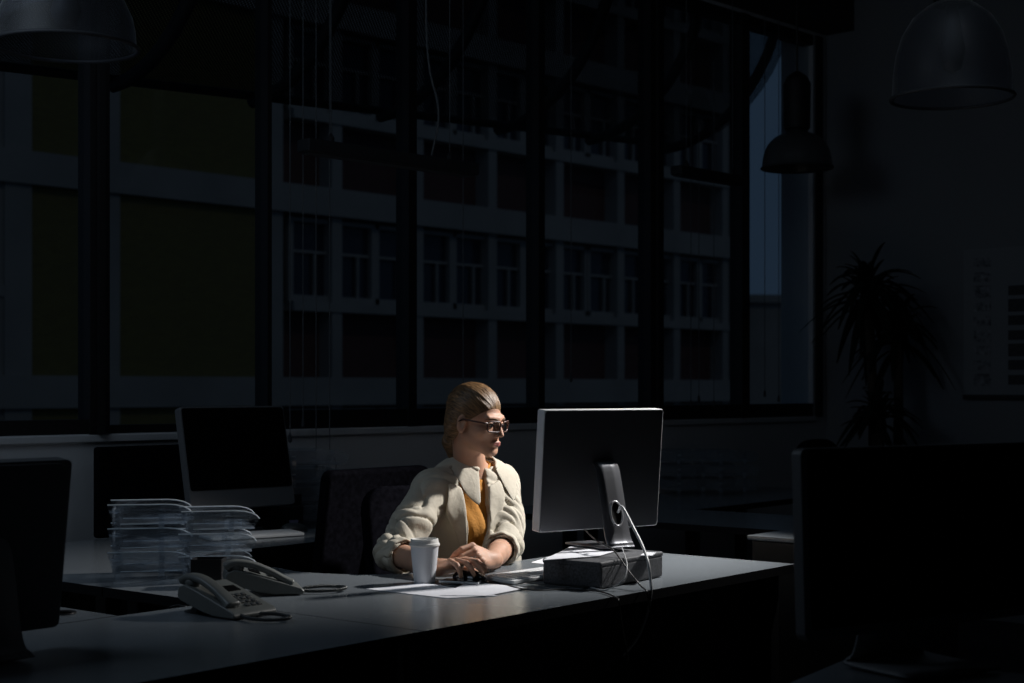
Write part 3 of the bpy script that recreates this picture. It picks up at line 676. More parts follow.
# coffee cup
q = on_z(424.5, 582.8); e = empty('paper_cup', (q.x, q.y, DT+.0015), 0, 'white paper coffee cup with a lid left of the woman\'s hand', 'cup')
b = MB(); b.lathe([(.0, .004), (.0265, .004), (.0270, .0), (.0285, .0), (.0385, .098), (.0400, .100), (.0400, .103)], 40); b.build('cup_body', M['cup'], e, smooth=True, world=False).modifiers.new('e', 'EDGE_SPLIT')
b = MB(); b.lathe([(.0405, .099), (.0418, .101), (.0415, .106), (.0388, .108), (.0378, .117), (.0370, .1185), (.0345, .1185), (.0335, .113), (.0, .113)], 40); b.build('lid', M['lid'], e, smooth=True, world=False).modifiers.new('e', 'EDGE_SPLIT')
# ---- cables
def cable(name, pts, r, mt, label, n=10):
    P = smooth_path(pts, n); c = P[0]; b = MB(); b.tube([p-c for p in P], r, 8); o = b.build(name, mt, None, smooth=True); o.location = c; return tag(o, label, 'cable', 'computer cables')
zc = DT+.004
dpt = lambda x, y, z=DT+.004: on_z(x, y, z)
cable('power_cable', [at(618, 512, 4.27), at(622, 507, 4.235), at(632, 525, 4.19), at(642, 545, 4.12), at(648, 562, 4.05), at(650.5, 580, 4.03), at(651, 592, 4.02), at(647, 615, 4.02), at(636, 640, 4.04), at(615, 663, 4.1)], .0040, M['cable'], 'pale cable from the monitor stand hanging over the desk edge')
cable('dark_cable', [at(585, 530, 4.30), at(597, 541, 4.18), at(612, 549, 4.12), at(621, 560, 4.06), at(630, 573, 4.02), at(641, 586, 3.99), dpt(647, 592.5), at(650, 610, 3.98)], .0022, M['black'], 'thin dark cable falling from the monitor across the dark box')
cable('thin_cable', [at(622, 548, 4.12), at(627, 565, 4.04), at(623, 580, 4.0), dpt(607, 589.5), dpt(593, 588), dpt(575, 582.5), ], .0018, M['cable'], 'thin pale cable curling around the corner of the dark box')
cable('dark_cable', [dpt(478, 578.5), dpt(500, 583), dpt(518, 588), dpt(536, 590.3), dpt(560, 589.5), dpt(578, 590), dpt(600, 591.5), dpt(614, 596.5), dpt(619, 601.5), at(621, 620, 3.87), at(628, 660, 3.9)], .0022, M['black'], 'dark mouse cable running along the desk and over its front edge')
cable('thin_cable', [dpt(516, 586), dpt(528, 583.5), dpt(545, 584.5), dpt(562, 586.5), dpt(585, 587.5)], .0016, M['phone_dark'], 'thin cable between keyboard and dark box')
cable('dark_cable', [on_z(186, 606.5), on_z(176, 605.5), at(166, 610, 3.74), at(150, 625, 3.85)], .0022, M['black'], 'thin cable dropping behind the front phone')

# ================================================================== DESK PHONES
def tele(loc, yaw, label):
    e = empty('desk_phone', loc, yaw, label, 'telephone', 'grey desk phones')
    L, Wd = .235, .185
    def slab(x): return .086-.30*x if x < .22 else .02     # top surface height along x
    # body wedge: side profile extruded across y
    prof = [(0, .052), (.012, .040), (.10, .014), (.15, .004), (.235, .003), (.240, .012), (.228, .024), (.08, .074), (.03, .088), (.006, .080)]
    def ext(b, pr, y0, y1): n = len(pr); b.add([(x, y0, z) for x, z in pr]+[(x, y1, z) for x, z in pr], [tuple(range(n)), tuple(range(n, 2*n))[::-1]]+[(i, n+i, n+(i+1) % n, (i+1) % n) for i in range(n)])
    b = MB(); ext(b, prof, 0, Wd); body = b.build('body', M['phone'], e, bevel=.006, seg=3, world=False)
    # foot
    b = MB(); ext(b, [(.0, .0), (.05, 0), (.055, .008), (.065, .03), (.045, .035), (.03, .012), (.002, .006)], .03, Wd-.03); b.build('foot', M['phone_dark'], e, bevel=.002, world=False)
    # handset: arched bar with two cups on the near side
    P = smooth_path([(.000, .036, .094), (.03, .036, .108), (.08, .036, .102), (.135, .036, .078), (.18, .036, .050), (.205, .036, .034)], 6)
    n = len(P); rr = [.021+.008*abs(2*i/(n-1)-1)**3 for i in range(n)]
    b = MB(); seg = 14; vs_ = []
    for i, p in enumerate(P):
        d = (P[min(i+1, n-1)]-P[max(i-1, 0)]).normalized(); nn = Vector((-d.z, 0, d.x)); sc_ = 1 if 0 < i < n-1 else .6
        for k in range(seg):
            t = 2*math.pi*k/seg; c_, s_ = math.cos(t), math.sin(t)
            vs_.append(p+Vector((0, 1, 0))*(abs(c_)**.7*(1 if c_ > 0 else -1))*rr[i]*1.15*sc_+nn*(abs(s_)**.7*(1 if s_ > 0 else -1))*rr[i]*.55*sc_)
    b.add(vs_, [(i*seg+k, i*seg+(k+1) % seg, (i+1)*seg+(k+1) % seg, (i+1)*seg+k) for i in range(n-1) for k in range(seg)]+[tuple(range(seg))[::-1], tuple((n-1)*seg+k for k in range(seg))])
    hs = b.build('handset', M['phone'], e, smooth=True, world=False)
    for x, z in ((.032, .088), (.182, .036)):
        b = MB(); T = Matrix.Translation((x, .036, z)) @ Matrix.Rotation(R(17), 4, 'Y'); b.lathe([(.0, -.012), (.020, -.012), (.026, .0), (.024, .016), (.0, .02)], 20, T); b.build('ear_cup', M['phone'], hs, smooth=True, world=False)
    # keypad: 4 x 3 keys and a display
    sl = math.atan2(.024-.074, .228-.08); T0 = Matrix.Translation((.08, 0, .074)) @ Matrix.Rotation(-sl, 4, 'Y')
    k0 = None
    for i in range(4):
        for j in range(3):
            loc_ = T0 @ Vector((.062+.0225*i, .092+.025*j, .0025))
            if k0 is None: b = MB(); b.box((0, 0, 0), (.014, .017, .006)); k0 = b.build('key', M['phone_dark'], e, bevel=.002, world=False); o = k0
            else: o = k0.copy(); COL.objects.link(o)
            o.location = loc_; o.rotation_euler = (0, -sl, 0)
    b = MB(); b.box((.015, .120, .001), (.035, .085, .004), T0); b.build('display', M['screen'], e, bevel=.001, world=False)
    # coiled cord looping out in front
    base = smooth_path([(.205, .036, .018), (.250, .030, .010), (.300, .020, .010), (.345, .035, .010), (.372, .075, .012), (.352, .112, .012), (.30, .115, .014), (.24, .100, .012)], 110)
    b = MB(); pts = []; nT = len(base)
    for i, p in enumerate(base):
        d = (base[min(i+1, nT-1)]-base[max(i-1, 0)]).normalized(); s_ = d.cross(Vector((0, 0, 1))); a = i*.9; k = .0046*min(1, i/20, (nT-1-i)/20)
        pts.append(p+s_*math.cos(a)*k+Vector((0, 0, 1))*math.sin(a)*k)
    b.tube(pts, .0019, 5); b.build('coiled_cord', M['phone_dark'], e, smooth=True, world=False)
    return e
q = on_z(186, 612); t1_ = tele(Vector((q.x-.018, q.y-.02, DT+.0005)), R(-38), 'front grey desk phone with handset, at the left of the lit desk')
t1_.scale = (.84, .72, .78); t2_ = copy_tree(t1_); q = on_z(225, 598); t2_.location = (q.x, q.y, DT+.0005); t2_.rotation_euler[2] = R(14); t2_['label'] = 'rear grey desk phone turned to the right, behind the front phone'


# ================================================================== PINBOARD PANEL BEHIND THE LEFT COMPUTER
a = on_z(95, 541, DT); tA = 0
o = W0+WI*.10; ta, tb = wt(95, o), wt(268, o); pa, pb = o+WU*ta, o+WU*tb; m_ = (pa+pb)/2; zt_ = CH-(447-HZ)/F*pa.y
e = empty('desk_screen', Vector((m_.x, m_.y, DT)), 0, 'dark fabric desk screen behind the clear trays, below the window', 'desk screen')
b = MB(); b.box((m_.x, m_.y, (DT+zt_)/2+.0), ((pb-pa).length, .035, zt_-DT), rz=WROT); b.build('panel', M['blackfab'], e, bevel=.012, seg=3)
b = MB()
for p in (pa*.9+pb*.1, pa*.1+pb*.9): b.box((p.x, p.y, DT+.006), (.05, .12, .010), rz=WROT)
b.build('foot', M['dark_metal'], e)
# ================================================================== THE WOMAN (signed distance fields -> smooth meshes)
def smin(a, b, k): h = np.clip(.5+.5*(b-a)/k, 0, 1); return b*(1-h)+a*h-k*h*(1-h)
def smax(a, b, k): return -smin(-a, -b, k)
A = lambda v: np.array(v, dtype=np.float32)
def cone(P, a, b, r1, r2):
    a, b = A(a), A(b); ab = b-a; h = np.clip(((P-a)@ab)/max(1e-9, ab@ab), 0, 1)
    return np.linalg.norm(P-a-h[:, None]*ab, axis=1)-(r1+(r2-r1)*h)
def ell(P, c, r, M3=None):
    q = P-A(c)
    if M3 is not None: q = q@M3
    r = A(r); k0 = np.linalg.norm(q/r, axis=1); k1 = np.linalg.norm(q/(r*r), axis=1)+1e-9
    return np.where(k0 < 1e-3, -r.min(), k0*(k0-1)/k1)
def box_far(P, lo, hi): return np.linalg.norm(np.maximum(np.maximum(A(lo)-P, P-A(hi)), 0), axis=1)
def mesh_sdf(f, lo, hi, vox):
    lo = A(lo); n = np.ceil((A(hi)-lo)/vox).astype(int)+1; Bk = 12; n = ((n+Bk-1)//Bk)*Bk
    nb = n//Bk; I = np.stack(np.meshgrid(*[np.arange(k) for k in nb], indexing='ij'), -1).reshape(-1, 3)
    cc = lo+(I*Bk+Bk/2)*vox; d = f(cc.astype(np.float32)); half = Bk*vox*.87
    D = np.empty(n, np.float32)
    Dv = D.reshape(nb[0], Bk, nb[1], Bk, nb[2], Bk)
    sg = np.where(d < 0, -1., 1.).astype(np.float32).reshape(nb)
    Dv[:] = sg[:, None, :, None, :, None]
    act = I[np.abs(d) < half*1.35+.006]
    g = np.stack(np.meshgrid(*[np.arange(Bk)]*3, indexing='ij'), -1).reshape(-1, 3)
    for s in range(0, len(act), 400):
        ch = act[s:s+400]; P = (lo+(ch[:, None, :]*Bk+g[None])*vox).reshape(-1, 3).astype(np.float32); v = f(P).reshape(len(ch), Bk, Bk, Bk)
        for c_, vv in zip(ch, v): Dv[c_[0], :, c_[1], :, c_[2], :] = vv
    S = D < 0; c8 = np.zeros(tuple(n-1), np.uint8)
    corners = [(i, j, k) for i in (0, 1) for j in (0, 1) for k in (0, 1)]
    for i, j, k in corners: c8 += S[i:n[0]-1+i, j:n[1]-1+j, k:n[2]-1+k]
    cells = np.argwhere((c8 > 0) & (c8 < 8)); idx = -np.ones(tuple(n-1), np.int32); idx[tuple(cells.T)] = np.arange(len(cells))
    acc = np.zeros((len(cells), 3)); cnt = np.zeros(len(cells))
    vals = {c: D[cells[:, 0]+c[0], cells[:, 1]+c[1], cells[:, 2]+c[2]] for c in corners}
    for a in corners:
        for ax in range(3):
            if a[ax] == 0:
                b = list(a); b[ax] = 1; b = tuple(b); va, vb = vals[a], vals[b]; m = (va < 0) != (vb < 0)
                t = np.where(m, va/np.where(m, va-vb, 1), 0); p = np.array(a, float)[None]+0*acc; p[:, ax] += t
                acc[m] += p[m]; cnt[m] += 1
    V_ = lo+(cells+acc/cnt[:, None])*vox
    quads = []
    for ax in range(3):
        o1, o2 = [(1, 2), (2, 0), (0, 1)][ax]; sl0 = [slice(1, n[i]-1) for i in range(3)]; sl0[ax] = slice(0, n[ax]-1); sl1 = list(sl0); sl1[ax] = slice(1, n[ax])
        e_ = S[tuple(sl0)] != S[tuple(sl1)]; q = np.argwhere(e_); off = np.array([1, 1, 1]); off[ax] = 0; q = q+off
        ins = S[tuple(q.T)]
        def at_(d1, d2): p = q.copy(); p[:, o1] -= d1; p[:, o2] -= d2; return idx[tuple(p.T)]
        a, b, c, d_ = at_(1, 1), at_(0, 1), at_(0, 0), at_(1, 0)
        qq = np.stack([a, b, c, d_], 1); qq[~ins] = qq[~ins][:, ::-1]; quads.append(qq)
    return V_, np.concatenate(quads)
def sdf_obj(name, V_, Q, mt, parent, mats=None, relax=0):
    off = np.array(world_loc(parent)); V_ = V_.astype(np.float64).copy()
    me = bpy.data.meshes.new(name); me.vertices.add(len(V_)); me.loops.add(len(Q)*4); me.polygons.add(len(Q))
    me.vertices.foreach_set('co', (V_-off).astype(np.float32).ravel()); me.loops.foreach_set('vertex_index', Q.astype(np.int32).ravel())
    me.polygons.foreach_set('loop_start', np.arange(len(Q), dtype=np.int32)*4); me.polygons.foreach_set('use_smooth', np.ones(len(Q), bool))
    for m_ in (mt if isinstance(mt, list) else [mt]): me.materials.append(m_)
    if mats is not None: me.polygons.foreach_set('material_index', mats.astype(np.int32))
    me.update(calc_edges=True); me.validate()
    o = bpy.data.objects.new(name, me); COL.objects.link(o); o.parent = parent; return o
nv = lambda v: A(v)/np.linalg.norm(v)
# ---- frames
NBa = A(NB); tf, tl, up = A(TF), A(TL), A((0, 0, 1))
phi = R(57); HC = A((-.107, 4.655, 1.173)); hf = A((math.sin(phi), -math.cos(phi), 0)); hl = A((math.cos(phi), math.sin(phi), 0))
pit = R(9); hf2 = hf*math.cos(pit)-up*math.sin(pit); hu2 = up*math.cos(pit)+hf*math.sin(pit)
HS = .925; HM = np.stack([hl, hf2, hu2], 1).astype(np.float32)      # columns: left, forward, up
def H2W(p): return HC+HM@A(p)*HS
def T2W(l, f, u): return NBa+tl*l+tf*f+up*u
RSh, LSh = A((-.240, 4.625, .960)), A((-.040, 4.825, .968))
REl, LEl = A((-.345, 4.44, .790)), A((-.022, 4.655, .790))
RWr, LWr = A((-.205, 4.245, .772)), A((-.060, 4.405, .775))
# ---- head in its own frame
def head_sdf(Pw):
    P = (Pw-HC)@HM/HS; Pa = P.copy(); Pa[:, 0] = np.abs(Pa[:, 0])
    d = ell(P, (0, -.018, .036), (.0715, .092, .083))
    d = smin(d, ell(P, (0, .024, -.030), (.055, .064, .070)), .03)
    d = smin(d, cone(Pa, (.049, -.006, -.050), (.012, .066, -.090), .015, .016), .028)
    d = smin(d, ell(P, (0, .072, -.092), (.019, .016, .015)), .016)
    d = smin(d, ell(Pa, (.041, .050, -.026), (.020, .024, .018)), .022)
    d = smin(d, cone(Pa, (.0, .082, .017), (.040, .070, .019), .009, .009), .014)
    d = smax(d, -ell(Pa, (.031, .092, -.004), (.016, .010, .010)), .012)
    nose = cone(P, (0, .084, .004), (0, .103, -.032), .0070, .0085)
    nose = smin(nose, ell(Pa, (.0100, .094, -.036), (.0065, .009, .006)), .006)
    d = smin(d, nose, .010)
    d = smin(d, ell(P, (0, .088, -.064), (.024, .009, .011)), .010)
    d = smin(d, cone(Pa, (0, .0950, -.0595), (.019, .084, -.0615), .0034, .0022), .004)
    d = smin(d, cone(Pa, (0, .0935, -.0685), (.015, .085, -.0665), .0044, .0030), .004)
    d = smax(d, -cone(Pa, (0, .1015, -.0637), (.021, .0885, -.0640), .0012, .0010), .0025)
    d = smin(d, ell(Pa, (.031, .071, -.004), (.0145, .0135, .0125)), .004)   # lids over the eyeball
    ear = ell(Pa, (.072, -.010, -.012), (.008, .018, .031)); ear = smax(ear, -ell(Pa, (.082, -.005, -.008), (.009, .010, .019)), .003)
    d = smin(d, ear, .006)
    # open the lids
    d = smax(d, -(ell(Pa, (.031, .088, -.005), (.0125, .016, .0048))), .002)
    return d*HS
def finger(base, d, n, lens, angs, rads):
    """list of capsules; d direction, n back-of-hand normal, curls towards -n"""
    segs = []; p = A(base); th = 0
    for L, a, (r1, r2) in zip(lens, angs, rads):
        th += a; dd = d*math.cos(th)-n*math.sin(th); q = p+dd*L; segs.append((p, q, r1, r2)); p = q
    return segs
FR = [(.0085, .0080), (.0078, .0072), (.0070, .0060)]
# right hand over the mouse
rd = nv((.74, -.64, .10)); rn = nv(A((0, 0, 1))-rd*.10*1.0); rn = nv(rn-rd*(rn@rd)); rc = np.cross(rn, rd); rc = nv(rc)     # rc points to the thumb side (far)
RK = RWr+rd*.078+A((0, 0, .018))
rf = []
for off, back, ln, sp, an in ((.028, 0, (.040, .024, .019), .10, (.18, .45, .30)), (.0095, -.004, (.043, .027, .020), .03, (.14, .50, .32)), (-.0095, 0, (.040, .025, .019), -.05, (.20, .55, .35)), (-.027, .008, (.031, .019, .017), -.16, (.34, .60, .35))):
    dd = nv(rd+rc*sp); rf.append(finger(RK+rc*off-rd*back, dd, rn, ln, an, FR))
rth = [(RWr+rd*.022+rc*.018-rn*.004, RWr+rd*.058+rc*.046-rn*.010, .013, .0105), (RWr+rd*.058+rc*.046-rn*.010, RWr+rd*.088+rc*.046-rn*.016, .0100, .0085), (RWr+rd*.088+rc*.046-rn*.016, RWr+rd*.108+rc*.038-rn*.020, .0085, .0065)]
# left hand loosely closed, thumb side up, back towards the lens
ld = nv((-.50, -.84, .10)); side = nv((.84, -.50, 0)); ln_ = nv(side*.80+up*.60); ln_ = nv(ln_-ld*(ln_@ld)); lc = np.cross(ln_, ld); lc = nv(lc if lc[2] > 0 else -lc)
LK = LWr+ld*.076+A((0, 0, .018))
lf = []
for off, back, ln, an in ((.027, .0, (.040, .024, .019), (.55, .95, .5)), (.0092, -.004, (.043, .027, .020), (.75, 1.1, .6)), (-.009, 0, (.040, .025, .019), (.90, 1.2, .6)), (-.026, .007, (.031, .019, .017), (1.0, 1.2, .6))):
    lf.append(finger(LK+lc*off-ld*back, ld, ln_, ln, an, FR))
lth = [(LWr+ld*.020+lc*.018-ln_*.004, LWr+ld*.050+lc*.042-ln_*.012, .013, .0105), (LWr+ld*.050+lc*.042-ln_*.012, LWr+ld*.082+lc*.044-ln_*.018, .0100, .0088), (LWr+ld*.082+lc*.044-ln_*.018, LWr+ld*.104+lc*.036-ln_*.024, .0088, .0068)]
def hand(P, Wr, d, n, c, K, fs, th):
    r = cone(P, Wr-d*.02, Wr+d*.01, .0245, .0225); Pl = P
    # flattened palm: two ellipsoids
    M3 = np.stack([d, c, n], 1).astype(np.float32)
    r = smin(r, ell(P, Wr+d*.045+(K-Wr-d*.078)*.55-n*.004, (.047, .036, .0165), M3), .016)
    for off, bk in ((.028, .0), (.0095, -.004), (-.0095, 0), (-.027, .008)):
        r = smin(r, cone(P, Wr+d*.02+c*off*.5, K+c*off-d*bk-n*.003, .011, .0098), .008)
    r = smin(r, cone(P, th[0][0], th[0][1], th[0][2], th[0][3]), .012)
    r = smin(r, smin(cone(P, *th[1][:2], *th[1][2:]), cone(P, *th[2][:2], *th[2][2:]), .002), .003)
    fin = None
    for f_ in fs:
        s = None
        for sg in f_:
            q = cone(P, sg[0], sg[1], sg[2], sg[3]); s = q if s is None else smin(s, q, .0025)
        fin = s if fin is None else smin(fin, s, .0015)
    return smin(r, fin, .004)
def torso_core(P, g=0.0):
    q = (P-NBa)@np.stack([tl, tf, up], 1).astype(np.float32)
    d = ell(q, (0, -.015, -.17), (.150+g, .098+g, .185+g))
    d = smin(d, ell(q, (0, -.02, -.34), (.130+g, .092+g, .15)), .06)
    d = smin(d, ell(q, (0, -.05, -.48), (.170+g, .125+g, .12)), .06)
    qa = q.copy(); qa[:, 0] = np.abs(qa[:, 0])
    d = smin(d, ell(qa, (.062, .058, -.185), (.055+g*.6, .05+g*.6, .055+g*.6)), .04)
    d = smin(d, cone(P, T2W(-.03, -.02, -.03), RSh, .045+g*.6, .045+g*.6), .04)
    d = smin(d, cone(P, T2W(.03, -.02, -.03), LSh, .045+g*.6, .045+g*.6), .04)
    return d
neckA, neckB = T2W(-.0, -.012, -.05), H2W((0, -.032, -.055))
def body_sdf(P):
    out = torso_core(P)
    far = box_far(P, HC-.17, HC+.17); hd = np.full(len(P), 1.0, np.float32); m = far < .03
    if m.any(): hd[m] = head_sdf(P[m])
    hd = np.where(m, hd, far+.02)
    nk = cone(P, neckA, neckB, .052, .046)
    out = smin(out, nk, .03); out = smin(out, hd, .018)
    for Sh, El, Wr, d, n, c, K, fs, th in ((RSh, REl, RWr, rd, rn, rc, RK, rf, rth), (LSh, LEl, LWr, ld, ln_, lc, LK, lf, lth)):
        out = smin(out, cone(P, Sh, El, .042, .036), .03)
        fa = cone(P, El, El*.45+Wr*.55, .036, .033); fa = smin(fa, cone(P, El*.45+Wr*.55, Wr, .033, .0235), .01)
        out = smin(out, fa, .01)
        cen = Wr+d*.08; far = box_far(P, cen-.10, cen+.10); m = far < .02; h = np.full(len(P), 1.0, np.float32)
        if m.any(): h[m] = hand(P[m], Wr, d, n, c, K, fs, th)
        h = np.where(m, h, far+.015)
        out = smin(out, h, .006)
    return out
pe = empty('person', (NB.x-.12, NB.y+.12, 0.49), 0, 'woman in a cream jacket and mustard top sitting at the desk, hand on mouse', 'person')
Vb, Qb = mesh_sdf(body_sdf, (-.46, 4.02, .48), (.20, 5.02, 1.31), .0027)
cen = Vb[Qb].mean(1); hp = (cen-HC)@HM/HS
lipm = (np.abs(hp[:, 0]) < .020) & (hp[:, 1] > .080) & (hp[:, 2] < -.0565) & (hp[:, 2] > -.0735) & (((hp[:, 0]/.022)**2+((hp[:, 2]+.0645)/.0078)**2) < 1)
sdf_obj('body', Vb, Qb, [M['skin'], M['lips']], pe, lipm.astype(int))

# ---- mustard top: torso with a round neckline
def top_sdf(P):
    d = torso_core(P, .004)-.003
    nk = cone(P, neckA, T2W(0, -.008, .028), .060, .055); d = smin(d, nk, .012)
    d = smax(d, -(cone(P, T2W(0, -.01, .016), T2W(0, .0, .20), .050, .075)), .003)
    q = (P-NBa)@np.stack([tl, tf, up], 1).astype(np.float32)
    d = smax(d, jfull(P)+.007, .004)
    d = d+.0016*np.sin(q[:, 0]*150+6*np.sin(q[:, 2]*9))*np.clip(-q[:, 2]*5, 0, 1)
    return d


# ---- jacket
def jfull(P):     # jacket silhouette without the opening, for draping pieces on it
    d = torso_core(P, .016)-.004; d = smin(d, cone(P, RSh, RSh*.5+REl*.5, .058, .058), .028); return smin(d, cone(P, LSh, LSh*.5+LEl*.5, .058, .058), .028)+folds(P)*.4
def folds(P, k=1.0):
    """long creases running down from the shoulders and across the body, sharp valleys between soft ridges"""
    q = (P-NBa)@np.stack([tl, tf, up], 1).astype(np.float32); l, f, u = q.T
    w1 = np.sin(11*u+7*l)+.6*np.sin(23*l-9*u+2*f*9); w2 = np.sin(15*l-13*u+1)+.5*np.sin(31*u)
    v1 = (1-np.abs(np.sin(17*(u*.9+l*.45)+1.5*w1)))**2.2; v2 = (1-np.abs(np.sin(26*(l*.85-u*.35)+1.1*w2+.7)))**2.6; v3 = (1-np.abs(np.sin(45*(u*.5-f*.6+l*.5)+1.6*w1)))**3
    return k*(.0085*v1*np.clip(.4+.6*w2, 0, 1)+.0075*v2*np.clip(.5+.5*w1, 0, 1)+.0035*v3-.0035)
def sleeve(P, Sh, El, Wr, fr):
    mid = Sh*.45+El*.55; fa = (Wr-El); fa = fa/np.linalg.norm(fa); cu = El+fa*fr
    q = cone(P, Sh, mid, .052, .057); q = smin(q, cone(P, mid, El+A((0, 0, .004)), .058, .050), .02); q = smin(q, cone(P, El+A((0, 0, .004)), cu, .050, .045), .02)
    ax = (P-El)@fa
    # folds across the sleeve near the elbow
    q = q+.011*(1-np.abs(np.sin(ax*62+1.6*np.sin(P[:, 2]*45+P[:, 0]*20))))**1.8*np.exp(-(ax/.11)**2)-.003
    aa = (mid-Sh)/np.linalg.norm(mid-Sh); sx = (P-Sh)@aa
    q = q+.008*(1-np.abs(np.sin(sx*38+2.2*np.sin(P[:, 0]*24+P[:, 1]*18))))**2.4*np.clip(sx*9, 0, 1)
    return q, ax, fa, cu
def jacket_sdf(P):
    q = (P-NBa)@np.stack([tl, tf, up], 1).astype(np.float32); l, f, u = q.T
    d = torso_core(P, .016)-.004
    d = smin(d, ell(q, (-.0, -.02, -.34), (.165, .130, .19)), .05)
    # opening at the front
    g0 = GAP(u); wdt = GW(u)
    d = smax(d, -np.maximum(np.maximum(np.abs(l-g0)-wdt, -(f-0.02)), -(jfull(P)+.022)), .004)
    d = smax(d, -cone(P, T2W(0, -.02, .0), T2W(0, .03, .15), .064, .10), .004)
    for Sh, El, Wr, fr in ((RSh, REl, RWr, .060), (LSh, LEl, LWr, .075)):
        s, ax, fa, cu = sleeve(P, Sh, El, Wr, fr)
        cut = (P-cu)@fa; s = smax(s, cut, .005)
        hole = cone(P, El, cu+fa*.05, .040, .042); hole = smax(hole, -(ax-fr+.035), .003); s = smax(s, -hole, .003)
        d = smin(d, s, .028)
    d = d+folds(P)*np.clip(1.2-np.abs(u)*0, .2, 1)
    return d
def GAP(u): return -.062+.030*np.clip((-u-.06)/.3, 0, 1)*(-1)
def GW(u): return np.where(u > -.25, .050+(u+.05)*.14, .022+(u+.25)*.06)
Vj, Qj = mesh_sdf(jacket_sdf, (-.50, 4.28, .50), (.20, 5.06, 1.11), .0034)
sdf_obj('jacket', Vj, Qj, M['coat'], pe)

def jgrad(p):
    e_ = .002; P = np.array([p, p+A((e_, 0, 0)), p+A((0, e_, 0)), p+A((0, 0, e_))], np.float32); d = jfull(P)
    g = (d[1:]-d[0])/e_; return d[0], g/(np.linalg.norm(g)+1e-6)
def drape(p, h):
    p = A(p)
    for _ in range(4):
        d, g = jgrad(p)
        if d < h: p = p+g*(h-d)
    return p
Vt, Qt = mesh_sdf(top_sdf, (-.42, 4.50, .50), (.20, 5.02, 1.09), .005)
sdf_obj('knit_top', Vt, Qt, M['mustard'], pe)
def cloth_patch(name, rows, h, mt=None, snap=True, th=.004):
    g = []
    for r in rows:
        rr = []
        for p in r:
            q = A(p)
            if snap:
                for _ in range(6): d, gr = jgrad(q); q = q+gr*(h-d)
            else: q = drape(q, h)
            rr.append(Vector(q.tolist()))
        g.append(rr)
    b = MB(); b.grid(g); return b.build(name, mt or M['coat'], pe, smooth=True, solid=th, sub=1)
# lapels: folded back along both edges of the opening
def lerp(a, b, t): return a*(1-t)+b*t
for s in (-1, 1):
    rows = []
    for i in range(9):
        t = i/8; u = lerp(-.045, -.27, t); g0 = float(GAP(np.array(u))); gw = float(GW(np.array(u))); wd = (.062*math.sin(math.pi*min(1, .28+t*.74))**.8+.006)
        rows.append([T2W(g0+s*(gw-.002+wd*j/4), .09, u+.02*(j/4)*(1-t)) for j in range(5)])
    cloth_patch('lapel', rows, .007)
# collar standing round the neck and folded over
rows = []
for i in range(25):
    a = lerp(-152, 152, i/24); ar = R(a); fr = abs(a)/152
    back = A(tl*math.sin(ar)-tf*math.cos(ar)); c0_ = T2W(0, -.016, 0); row = []
    for j in range(6):
        v = j/5
        if v < .35: r_ = .061+.006*v; z_ = .012+.030*(v/.35)-.030*fr**3
        else:
            w_ = (v-.35)/.65; r_ = .063+(.040+.028*fr**2)*w_; z_ = .042-.030*fr**3-(.052+.075*fr**3)*w_
        row.append(c0_+back*r_+up*z_+tf*(.010*fr))
    rows.append(row)
cloth_patch('collar', rows, .009, snap=False)
# cuffs: rolled bands
for El, Wr, fr in ((REl, RWr, .060), (LEl, LWr, .075)):
    fa = Wr-El; fa = fa/np.linalg.norm(fa); c1 = El+fa*(fr-.042); c2 = El+fa*(fr+.004); sx_ = nv(np.cross(fa, up)); sy_ = np.cross(sx_, fa)
    g = []
    for c_, r_ in ((c1, .0515), (c1*.5+c2*.5, .0545), (c2, .0530), (c2-fa*.004, .046)):
        g.append([Vector((c_+(sx_*math.cos(k*math.pi/16)+sy_*math.sin(k*math.pi/16))*(r_+.0022*math.sin(k*1.7)+.0015*math.sin(k*3.1))).tolist()) for k in range(32)]+[])
    g = [r+[r[0]] for r in g]
    b = MB(); b.grid(g); b.build('cuff', M['coat'], pe, smooth=True, solid=.004, sub=1)
for u in (-.30, -.36):
    p = drape(T2W(float(GAP(np.array(u)))+.035, .12, u), .004); d_, g_ = jgrad(p); b = MB(); b.lathe([(0, .003), (.007, .003), (.008, 0), (.007, -.003)], 14, Matrix.Translation(Vector(p.tolist())) @ Vector(g_.tolist()).to_track_quat('Z', 'Y').to_matrix().to_4x4()); b.build('button', M['brow'], pe)

# ---- trousers and shoes, mostly below the desk
hipR, hipL = T2W(-.09, -.06, -.50), T2W(.09, -.06, -.50)
kR, kL = hipR+tf*.38+up*(.0)-tl*.03, hipL+tf*.38+tl*.03; kR[2] = kL[2] = .53
aR, aL = kR-tf*.02, kL-tf*.04; aR[2] = aL[2] = .10
def tr_sdf(P):
    d = ell((P-NBa)@np.stack([tl, tf, up], 1).astype(np.float32), (0, -.055, -.475), (.180, .135, .09))
    for h_, k_, a_ in ((hipR, kR, aR), (hipL, kL, aL)):
        q = cone(P, h_+A((0, 0, .02)), k_, .080, .060); q = smin(q, cone(P, k_, a_, .058, .045), .02); d = smin(d, q, .03)
    return d
Vq, Qq = mesh_sdf(tr_sdf, (-.55, 4.15, .05), (.45, 5.10, .66), .010)
sdf_obj('trousers', Vq, Qq, M['trousers'], pe)
for a_ in (aR, aL):
    def sh(P, a_=a_):
        q = (P-a_)@np.stack([tl, tf, up], 1).astype(np.float32); d = ell(q, (0, .07, -.06), (.042, .125, .035)); d = smin(d, cone(q, (0, 0, .0), (0, .0, -.06), .042, .040), .02); return smax(d, -(q[:, 2]+.098), .003)
    Vs, Qs = mesh_sdf(sh, a_-.24, a_+.24, .007); sdf_obj('shoe', Vs, Qs, M['black'], pe)

